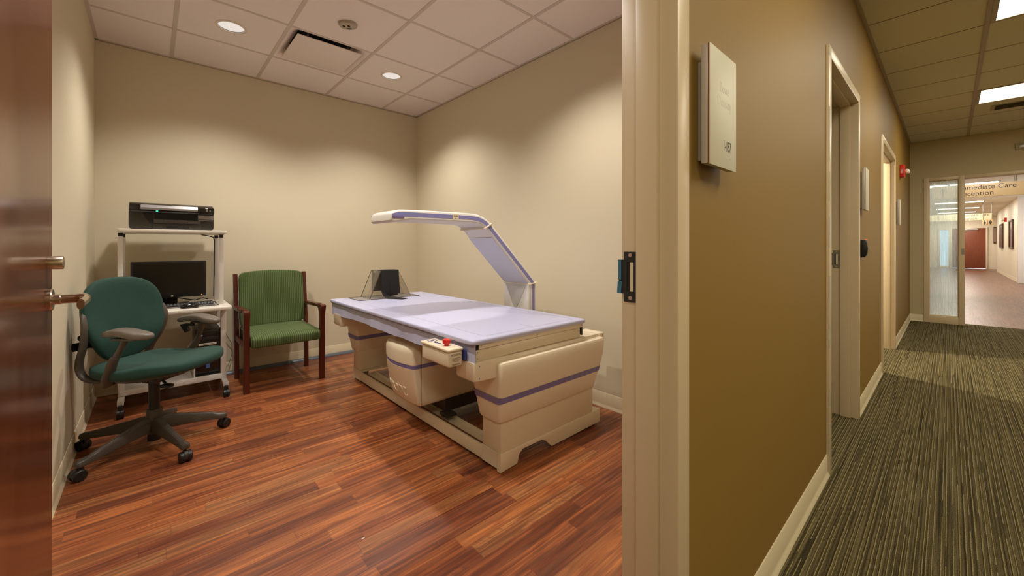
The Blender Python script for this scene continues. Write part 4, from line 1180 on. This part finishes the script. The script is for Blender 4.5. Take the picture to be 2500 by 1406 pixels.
    MB().tube([(-0.262, -0.19, 0.60), (-0.285, 0, 0.60), (-0.262, 0.19, 0.60)], 0.014, 10, flat=(0.6, 1.6)).box(-0.30, -0.09, 0.57, -0.26, 0.09, 0.84, 0.01).fin('back_shell', M['blackp'], t)
    for s in (-1, 1):
        MB().tube([(-0.205, 0.178 * s, 0.655), (-0.198, 0.205 * s, 0.655)], 0.016, 14).fin('lumbar_knob', M['blackp'], t)
    # arms
    for s in (-1, 1):
        b = MB()
        yy = 0.232 * s
        b.tube([(-0.035, yy * 0.93, 0.418), (-0.012, yy * 1.02, 0.46), (0.030, yy * 1.08, 0.54), (0.045, yy * 1.08, 0.57)], [0.024, 0.025, 0.022, 0.021], 12, flat=(0.65, 1.15), up=(0, 1, 0))
        b.tube([(-0.05, yy * 0.60, 0.418), (-0.035, yy * 0.97, 0.416)], 0.014, 8, flat=(1.4, 0.7))
        up = b.fin('arm_support', M['greyp'], t, ang=50)
        b = MB()
        b.tube([(0.040, yy * 1.06, 0.56), (0.068, yy * 1.03, 0.62), (0.082, yy * 0.98, 0.665)], [0.017, 0.016, 0.02], 12, flat=(0.7, 1.1), up=(0, 1, 0))
        b.box(0.02, yy - 0.022, 0.655, 0.15, yy + 0.022, 0.667, 0.004)
        b.fin('arm_post', M['greyp'], up, ang=50)
        def padf(p, s=s):
            x, y, z = p
            z2 = z + 0.010 * math.cos((x / 0.135) * PI * 0.9 + 0.5) - 0.006
            wd = 0.86 + 0.22 * math.exp(-((x - 0.075) / 0.06) ** 2)
            return (x, y * wd - s * 0.012 * (x / 0.13) ** 2, z2)
        b = MB().superq(0.133, 0.044, 0.021, (0.075, yy * 0.97, 0.690), 0.55, 0.75, 48, 14, padf)
        b.fin('armrest_pad', M['padgrey'], t, ang=75, label='smooth grey armrest pad')
    b = MB().box(0.0, 0.20, 0.642, 0.05, 0.215, 0.656, 0.003).prism([(-0.045, 0.648), (-0.01, 0.655), (0.015, 0.61), (-0.01, 0.598)], 'y', 0.205, 0.225, 0.002)
    b.fin('arm_latch', M['blackp'], t, label='black latch below the far armrest')
office_chair()

# ------------------------------------------------------------------ guest armchair
def guest_chair():
    X0, Y0 = 0.815, 3.90
    t = thing('armchair', 'cherry wood armchair with green striped upholstery against the back wall', 'armchair', (X0, Y0, 0))
    hw = 0.295      # outer half width
    for s in (-1, 1):
        # front leg with flared top
        xo, xi = s * hw, s * (hw - 0.040)
        x0, x1 = min(xo, xi), max(xo, xi)
        b = MB()
        prof = [(-0.275, 0.0), (-0.225, 0.0), (-0.225, 0.545), (-0.222, 0.575), (-0.205, 0.600), (-0.170, 0.612), (-0.170, 0.634), (-0.262, 0.640), (-0.296, 0.632), (-0.300, 0.620), (-0.292, 0.600), (-0.280, 0.570), (-0.275, 0.54)]
        b.prism(prof, 'x', x0, x1, 0.003, 2)
        b.fin('leg', M['cherry'], t, ang=40, label='front leg with flared top')
        prof = [(0.205, 0.0), (0.245, 0.0), (0.262, 0.40), (0.335, 0.895), (0.300, 0.895), (0.225, 0.43), (0.215, 0.36)]
        xx0, xx1 = (x0 + 0.005, x1 - 0.003)
        MB().prism(prof, 'x', xx0, xx1, 0.003, 2).fin('leg', M['cherry'], t, ang=40, label='rear leg rising to the backrest')
        prof = [(-0.175, 0.610), (0.262, 0.592), (0.268, 0.622), (-0.175, 0.638)]
        MB().prism(prof, 'x', x0 - 0.002, x1 + 0.002, 0.005, 2).fin('armrest', M['cherry'], t, ang=40)
        MB().box(x0 + 0.008, -0.225, 0.335, x1 - 0.008, 0.225, 0.375, 0.002).fin('side_rail', M['cherry'], t)
    # seat
    def sf(p):
        x, y, z = p
        if z > 0: z += 0.010 * math.cos(x / 0.25 * PI / 2) * math.cos(y / 0.30 * PI / 2)
        if y < -0.20 and z > 0: z -= 0.018 * ((-y - 0.20) / 0.09) ** 2
        return (x, y, z)
    MB().superq(0.252, 0.292, 0.050, (0, -0.020, 0.392), 0.22, 0.10, 96, 24, sf).fin('seat', M['guestf'], t, ang=60, label='green striped seat cushion')
    # back
    def bf(p):
        x, y, z = p
        top = 0.018 * math.cos(x / 0.25 * PI / 2) * max(0, z / 0.24)
        lean = 0.150 * (z + 0.235)
        return (x, y + lean + 0.012 * (1 - (x / 0.25) ** 2), z + top)
    MB().superq(0.253, 0.030, 0.232, (0, 0.215, 0.672), 0.16, 0.16, 96, 24, bf).fin('backrest', M['guestf'], t, ang=60, label='green striped backrest')
guest_chair()

# ------------------------------------------------------------------ computer cart
def rrect(x0, y0, x1, y1, r, n=5):
    pts = []
    for cx, cy, a0 in ((x1 - r, y1 - r, 0), (x0 + r, y1 - r, 90), (x0 + r, y0 + r, 180), (x1 - r, y0 + r, 270)):
        for q in range(n + 1):
            a = R(a0 + 90 * q / n); pts.append((cx + r * math.cos(a), cy + r * math.sin(a)))
    return pts
def cart():
    X0, Y0 = 0.12, 3.98
    t = thing('computer_cart', 'white two shelf computer cart on black casters', 'computer cart', (X0, Y0, 0))
    def W(b): return b.xf(Matrix.Translation((-X0, -Y0, 0)))
    W(MB().prism(rrect(-0.178, 3.75, 0.430, 4.245, 0.02), 'z', 1.233, 1.258, 0.004, 2)).fin('shelf', M['cartw'], t, label='white top shelf')
    W(MB().prism(rrect(-0.215, 3.628, 0.450, 4.245, 0.035), 'z', 0.662, 0.687, 0.005, 2)).fin('desktop', M['cartw'], t, label='white keyboard shelf')
    W(MB().box(-0.165, 3.80, 0.128, 0.405, 4.20, 0.140).box(-0.165, 3.795, 0.112, 0.405, 3.808, 0.150, 0.001)).fin('bottom_shelf', M['cartm'], t)
    for s, x0, x1 in ((-1, -0.174, -0.142), (1, 0.386, 0.418)):
        for y0 in (3.80, 4.12):
            b = MB().box(x0, y0, 0.687, x1 - 0.004, y0 + 0.030, 1.205, 0.002)
            p = W(b).fin('upright_post', M['cartm'], t)
            b = MB().box(x0 + 0.001, y0 + 0.001, 1.205, x1 - 0.005, y0 + 0.029, 1.228, 0.001)
            W(b).fin('post_cap', M['blackp'], p, label='black end cap')
        b = MB().box(x0 + 0.002, 3.80, 1.228, x1, 4.15, 1.233)
        W(b).fin('shelf_bracket', M['cartm'], t)
        lx0 = x0 + (0.012 if s > 0 else 0.0)
        b = MB().box(lx0, 3.81, 0.105, lx0 + 0.034, 3.85, 0.662, 0.002).box(lx0, 4.10, 0.105, lx0 + 0.034, 4.13, 0.662, 0.002)
        W(b).fin('leg', M['cartm'], t)
        b = MB().box(lx0 + 0.002, 3.690, 0.085, lx0 + 0.036, 4.235, 0.108, 0.003).box(lx0 + 0.002, 3.690, 0.078, lx0 + 0.036, 3.700, 0.108, 0.002)
        W(b).fin('foot_rail', M['cartm'], t)
        for yy in (3.686, 4.215):
            b = MB().box(lx0 + 0.008, yy - 0.020, 0.045, lx0 + 0.030, yy + 0.014, 0.0845, 0.004)
            b.cyl((lx0 + 0.001, yy - 0.010, 0.0285), (lx0 + 0.017, yy - 0.010, 0.0285), 0.028, n=28).cyl((lx0 + 0.021, yy - 0.010, 0.0285), (lx0 + 0.037, yy - 0.010, 0.0285), 0.028, n=28)
            W(b).fin('caster', M['blackp'], t, label='black twin wheel caster')
    # tower bracket and a black clip + cable under the top shelf
    W(MB().box(0.234, 3.835, 0.140, 0.242, 4.15, 0.235, 0.001).box(0.397, 3.835, 0.140, 0.404, 4.15, 0.50, 0.001).box(0.240, 3.832, 0.140, 0.400, 3.842, 0.146)).fin('tower_bracket', M['cartm'], t)
    W(MB().box(0.405, 3.86, 0.19, 0.412, 3.89, 0.23, 0.002)).fin('bracket_latch', M['white'], t)
    W(MB().tube([(0.30, 4.12, 1.232), (0.34, 4.10, 1.224), (0.375, 4.09, 1.212), (0.384, 4.10, 1.19), (0.384, 4.12, 0.9), (0.384, 4.15, 0.72)], 0.004, 8)).fin('clipped_cable', M['cable'], t)
cart()

def printer():
    X0, Y0, Z0 = 0.117, 3.98, 1.2585
    t = thing('printer', 'black inkjet printer standing on the top shelf of the cart', 'printer', (X0, Y0, Z0))
    w = 0.238; yf = -0.165
    # body with rounded lower edges
    b = MB()
    prof = []
    def rp(x0, z0, x1, z1, r, n=5):
        return rrect(x0, z0, x1, z1, r, n)
    b.prism(rp(-w, 0.002, w, 0.112, 0.016), 'y', yf + 0.012, 0.19, 0.006, 2)
    b.fin('body', mat('printer_body_plastic', (46, 42, 37), 0.35, noise=(30, 0.05)), t)
    # scanner lid: thick, overhanging, with rounded front nose
    lid = MB().prism([(yf - 0.004, 0.104), (yf - 0.010, 0.112), (yf - 0.008, 0.124), (yf + 0.010, 0.140), (yf + 0.05, 0.156), (0.15, 0.166), (0.185, 0.160), (0.19, 0.112), (0.19, 0.100), (yf, 0.100)], 'x', -w + 0.001, w - 0.001, 0.008, 3)
    lo = lid.fin('scanner_lid', M['blackg'], t, ang=40)
    b = MB().prism([(yf - 0.0108, 0.114), (yf - 0.009, 0.1245), (yf + 0.0085, 0.1412), (yf + 0.007, 0.143), (yf - 0.0118, 0.1255), (yf - 0.0125, 0.114)], 'x', -w + 0.062, 0.139)
    b.fin('silver_strip', M['silver'], lo, label='silver band along the lid front')
    b = MB().box(0.142, yf - 0.018, 0.098, w + 0.001, yf + 0.012, 0.140, 0.008, 3)
    cp = b.fin('control_panel', M['blackg'], t, ang=40)
    MB().box(0.150, yf - 0.0195, 0.117, 0.182, yf - 0.0175, 0.135).fin('display', M['screen'], cp)
    MB().box(0.149, yf - 0.0190, 0.136, 0.180, yf - 0.0175, 0.138).box(0.186, yf - 0.019, 0.116, 0.198, yf - 0.0175, 0.136).lathe([(0.0003, 0), (0.005, 0), (0.005, -0.0015), (0.0003, -0.0015)], (0.212, yf - 0.018, 0.122), 'y', 14).fin('keypad', M['silver'], cp)
    MB().box(0.142, yf + 0.003, 0.066, w - 0.001, yf + 0.0125, 0.096, 0.002).box(0.142, yf + 0.001, 0.058, w, yf + 0.0125, 0.063, 0.001).fin('card_slot_panel', M['silver'], t, label='silver panel with memory card slots')
    # output opening and tray
    MB().box(-0.105, yf + 0.0112, 0.058, 0.136, yf + 0.013, 0.098).fin('paper_opening', M['dark'], t)
    MB().prism([(-0.165, 0.098), (-0.112, 0.098), (-0.112, 0.040), (-0.128, 0.036), (-0.152, 0.066)], 'y', yf + 0.0108, yf + 0.0125).fin('side_recess', M['dark'], t)
    tr = MB().box(-0.108, yf - 0.004, 0.036, 0.155, yf + 0.012, 0.058, 0.003).fin('output_tray', M['darkgrey'], t)
    b = MB()
    for k in range(8): b.box(-0.06 + k * 0.019, yf - 0.0035, 0.0565, -0.049 + k * 0.019, yf + 0.004, 0.0605)
    b.fin('paper_guide', M['blackp'], tr)
    dr = MB().box(-0.112, yf + 0.004, 0.003, 0.158, yf + 0.012, 0.034, 0.002).fin('paper_drawer', M['darkgrey'], t)
    MB().box(-0.040, yf + 0.0028, 0.008, 0.088, yf + 0.0045, 0.021, 0.0008).fin('drawer_grip', M['dark'], dr)
    MB().box(-0.096, yf - 0.0112, 0.1045, -0.084, yf - 0.0035, 0.1105, 0.001).fin('power_light', M['led_g'], t, label='small glowing green light')
    b = MB()
    for k, x in enumerate((0.006, 0.012, 0.018, 0.024)): b.box(x - 0.02, yf + 0.003, 0.1455, x - 0.0155, yf + 0.0045, 0.1475)
    b.fin('maker_mark', M['silver'], lo)
    t.scale = (1.0, 1.0, 1.22)
printer()

def monitor():
    X0, Y0, Z0 = 0.102, 4.02, 0.6872
    t = thing('monitor', 'black widescreen monitor standing on the cart desktop', 'monitor', (X0, Y0, Z0), R(0))
    w, zb, zt = 0.218, 0.058, 0.336
    b = MB().box(-w, -0.030, zb, w, -0.008, zt, 0.004, 2).box(-0.16, -0.008, zb + 0.03, 0.16, 0.02, zt - 0.05, 0.008)
    hs = b.fin('housing', M['blackp'], t)
    MB().box(-w + 0.014, -0.0308, zb + 0.026, w - 0.014, -0.0298, zt - 0.013).fin('screen', M['screen'], hs)
    MB().lathe([(0.0003, 0), (0.0068, 0), (0.0068, -0.0008), (0.0003, -0.001)], (0.012, -0.0301, zb + 0.013), 'y', 20).fin('badge', M['white'], hs, label='round white badge')
    text('lettering', 'hp', 0.010, face_ny(0.012, -0.0312, zb + 0.0135), M['ink'], hs, 0.0001)
    MB().box(0.182, -0.0306, zb + 0.0215, 0.198, -0.0299, zb + 0.023).fin('model_mark', M['gcable'], hs)
    MB().lathe([(0.0003, 0), (0.0032, 0), (0.0032, -0.001), (0.0003, -0.0014)], (0.190, -0.0301, zb + 0.011), 'y', 14).fin('power_light', M['led_o'], hs, label='orange standby light')
    MB().box(-0.045, -0.012, 0.012, 0.045, 0.010, zb + 0.10, 0.004).prism(rrect(-0.12, -0.075, 0.12, 0.085, 0.03), 'z', 0.0, 0.013, 0.003, 2).fin('stand', M['blackg'], t)
monitor()

def keyboard():
    t = thing('keyboard', 'black and silver keyboard lying in front of the monitor', 'keyboard', (0.135, 3.842, 0.6873), R(0))
    MB().prism([(-0.075, 0.0), (0.075, 0.0), (0.075, 0.018), (-0.075, 0.010)], 'x', -0.222, 0.222, 0.003).fin('housing', M['silver'], t)
    b = MB()
    tl = math.atan2(0.008, 0.15)
    Rm = Matrix.Rotation(tl, 3, 'X')
    for r in range(6):
        y = -0.058 + r * 0.0215
        cols = []
        x = -0.208
        while x < 0.205:
            if r == 0 and -0.13 < x < 0.0:
                cols.append((x, x + 0.115)); x += 0.117; continue
            if (0.088 < x < 0.096) or (0.146 < x < 0.152): x += 0.008; continue
            cols.append((x, x + 0.0165)); x += 0.0190
        for a, c in cols:
            z = 0.0125 + (y + 0.075) * 0.0533
            b.box(a, y - 0.0085, z, c, y + 0.0085, z + 0.006, 0.0012, 1)
    b.fin('keys', M['blackp'], t, kind='stuff', label='rows of black keys')
keyboard()

t = thing('computer_mouse', 'black computer mouse in front of the keyboard', 'computer mouse', (0.205, 3.728, 0.6873), R(192))
def mf(p):
    x, y, z = p
    return (x, y * (1 - 0.12 * (x / 0.055)), (z if z > 0 else z * 0.15) * (1.0 + 0.15 * (-x / 0.055)))
MB().superq(0.055, 0.030, 0.030, (0, 0, 0.005), 0.8, 0.8, 36, 16, mf).fin('body', M['blackg'], t, ang=70)
MB().cyl((0.028, -0.003, 0.027), (0.028, 0.003, 0.027), 0.007, n=14).fin('scroll_wheel', M['darkgrey'], t)

tag(MB().tube([(0.262, 3.742, 0.6905), (0.30, 3.752, 0.6905), (0.35, 3.750, 0.6905), (0.380, 3.765, 0.6905), (0.374, 3.81, 0.6905), (0.379, 3.86, 0.6905), (0.374, 3.93, 0.6905), (0.38, 4.0, 0.6905), (0.34, 4.06, 0.6905)], 0.0022, 6).fin('mouse_cable', M['cable']), 'thin black cable looping across the cart desktop', 'cable')
tag(MB().tube([(0.02, 4.20, 0.705), (0.12, 4.17, 0.735), (0.20, 4.18, 0.71), (0.26, 4.12, 0.700), (0.31, 4.14, 0.715), (0.345, 4.16, 0.70)], 0.0045, 8).fin('monitor_cable', M['cable']), 'thick black cable behind the keyboard under the monitor', 'cable')

def tower():
    t = thing('computer_tower', 'black computer tower standing on the bottom shelf of the cart', 'computer tower', (0.32, 4.0, 0.1462))
    MB().box(-0.076, -0.155, 0, 0.074, 0.16, 0.352, 0.003).fin('case', M['darkgrey'], t)
    f = MB().box(-0.077, -0.166, 0.002, 0.075, -0.155, 0.350, 0.004, 2).fin('front_bezel', M['blackg'], t)
    MB().box(-0.066, -0.1675, 0.298, 0.064, -0.1658, 0.334, 0.001).box(-0.066, -0.1675, 0.255, 0.064, -0.1658, 0.292, 0.001).fin('drive_door', M['blackp'], f)
    l = MB().box(-0.058, -0.1686, 0.232, 0.052, -0.1658, 0.248, 0.0005).fin('name_strip', M['white'], t, label='white label strip with small dark print')
    b = MB(); rnd = random.Random(2)
    for k in range(9):
        x = -0.028 + k * 0.0065
        b.box(x, -0.1690, 0.2365, x + 0.0042, -0.1685, 0.2435)
    b.fin('print_line', M['ink'], l)
    MB().box(-0.012, -0.1675, 0.055, 0.010, -0.1658, 0.088).fin('sticker', M['sticker'], t, label='small blue sticker')
tower()

t = thing('wall_outlet', 'cream wall outlet low behind the cart', 'wall outlet', (0.335, YB, 0.445))
MB().box(-0.036, -0.008, -0.058, 0.036, -0.0005, 0.058, 0.002).fin('cover_plate', M['white'], t)
MB().lathe([(0.0003, 0), (0.017, 0), (0.017, -0.002), (0.0003, -0.002)], (0, -0.008, 0.02), 'y', 20).lathe([(0.0003, 0), (0.017, 0), (0.017, -0.002), (0.0003, -0.002)], (0, -0.008, -0.022), 'y', 20).fin('socket', M['steel'], t)
tag(MB().tube([(0.40, 4.28, 0.52), (0.46, 4.30, 0.42), (0.50, 4.305, 0.33), (0.528, 4.31, 0.27), (0.532, 4.31, 0.19), (0.515, 4.31, 0.12), (0.50, 4.30, 0.085), (0.47, 4.28, 0.06)], 0.003, 8).fin('power_cord', M['gcable']), 'thin cord hanging down the wall between cart and armchair', 'cord')
tag(MB().prism([(YB - 0.0145, 0.0005), (YB - 0.052, 0.0005), (YB - 0.050, 0.012), (YB - 0.040, 0.024), (YB - 0.028, 0.028), (YB - 0.0145, 0.026)], 'x', 0.05, 1.92, 0.002).fin('cable_conduit', M['pipe'], ang=50), 'long dark grey cable conduit on the floor along the back wall', 'conduit')
tag(MB().box(0.60, 1.53, 0.0004, 0.615, 1.533, 0.0012).fin('paper_scrap', M['white']), 'tiny pale scrap on the wood floor in front of the doorway', 'scrap')

# ------------------------------------------------------------------ lights
def spot(name, loc, e, size, blend, col, rad=0.06, tgt=(0, 0, -1)):
    l = bpy.data.lights.new(name, 'SPOT'); l.energy = e; l.spot_size = R(size); l.spot_blend = blend
    l.color = col; l.shadow_soft_size = rad
    o = bpy.data.objects.new(name, l); COL.objects.link(o); o.location = loc
    o.rotation_euler = Vector(tgt).to_track_quat('-Z', 'Y').to_euler()
    return o
def area(name, loc, e, sx, sy, col, rot=(0, 0, 0), spread=180):
    l = bpy.data.lights.new(name, 'AREA'); l.shape = 'RECTANGLE'; l.size = sx; l.size_y = sy; l.energy = e; l.color = col
    l.spread = R(spread)
    o = bpy.data.objects.new(name, l); COL.objects.link(o); o.location = loc; o.rotation_euler = rot
    return o
WARM = (1.0, 0.94, 0.87)
for (lx, ly) in LIGHTS:
    spot('downlight_lamp', (lx, ly, ZC - 0.012), 95, 128, 0.75, WARM, 0.055)
TW = (1.0, 0.93, 0.76)
for x, e in ((4.11, 26), (6.52, 26), (1.70, 22), (-0.71, 34)):
    area('troffer_lamp', (x, -0.80, ZK - 0.012), e, 0.54, 1.15, TW)
for x in (9.9, 15.1, 18.1, 21.15, 24.3, 27.2, 30.2):  # nearest and last are added, to brighten the sign and the end wall
    area('hall_lamp', (x, -0.22, 2.688), 38, 0.54, 1.15, (1.0, 0.93, 0.84))
area('daylight_stand_in', (17.0, -2.55, 1.5), 70, 4.0, 2.2, (0.75, 0.88, 1.0), (R(-90), 0, R(180)))  # added lamp with no window behind it, standing in for unseen daylight
spot('side_room_lamp', (5.35, 2.0, 2.6), 420, 120, 0.5, (1.0, 0.88, 0.68), 0.08, (0.02, -0.75, -1))
spot('side_room_lamp', (3.2, 2.4, 2.6), 30, 120, 0.5, (1.0, 0.88, 0.70), 0.1)

w = bpy.data.worlds.new('World'); sc.world = w; w.use_nodes = True
bg = w.node_tree.nodes['Background']; bg.inputs[0].default_value = (0.72, 0.86, 1.0, 1); bg.inputs[1].default_value = 2.2

# ------------------------------------------------------------------ camera
cd = bpy.data.cameras.new('camera'); cam = bpy.data.objects.new('camera', cd); COL.objects.link(cam)
cam.location = (0, 0, 1.134)
cam.rotation_euler = (PI / 2, 0, R(47.7785 - 90))
cd.sensor_width = 36; cd.lens = 968.7 * 36 / 2500
cd.shift_y = -(703 - 602.3) / 2500
cd.clip_start = 0.02; cd.clip_end = 100
sc.camera = cam
sc.view_settings.view_transform = 'Standard'
try: sc.view_settings.look = 'None'
except Exception: pass
sc.view_settings.gamma = 1; sc.view_settings.use_curve_mapping = False
sc.view_settings.exposure = 0.0
sc.cycles.use_denoising = True
sc.cycles.max_bounces = 8
sc.cycles.diffuse_bounces = 5
sc.cycles.transparent_max_bounces = 16
sc.cycles.sample_clamp_indirect = 6
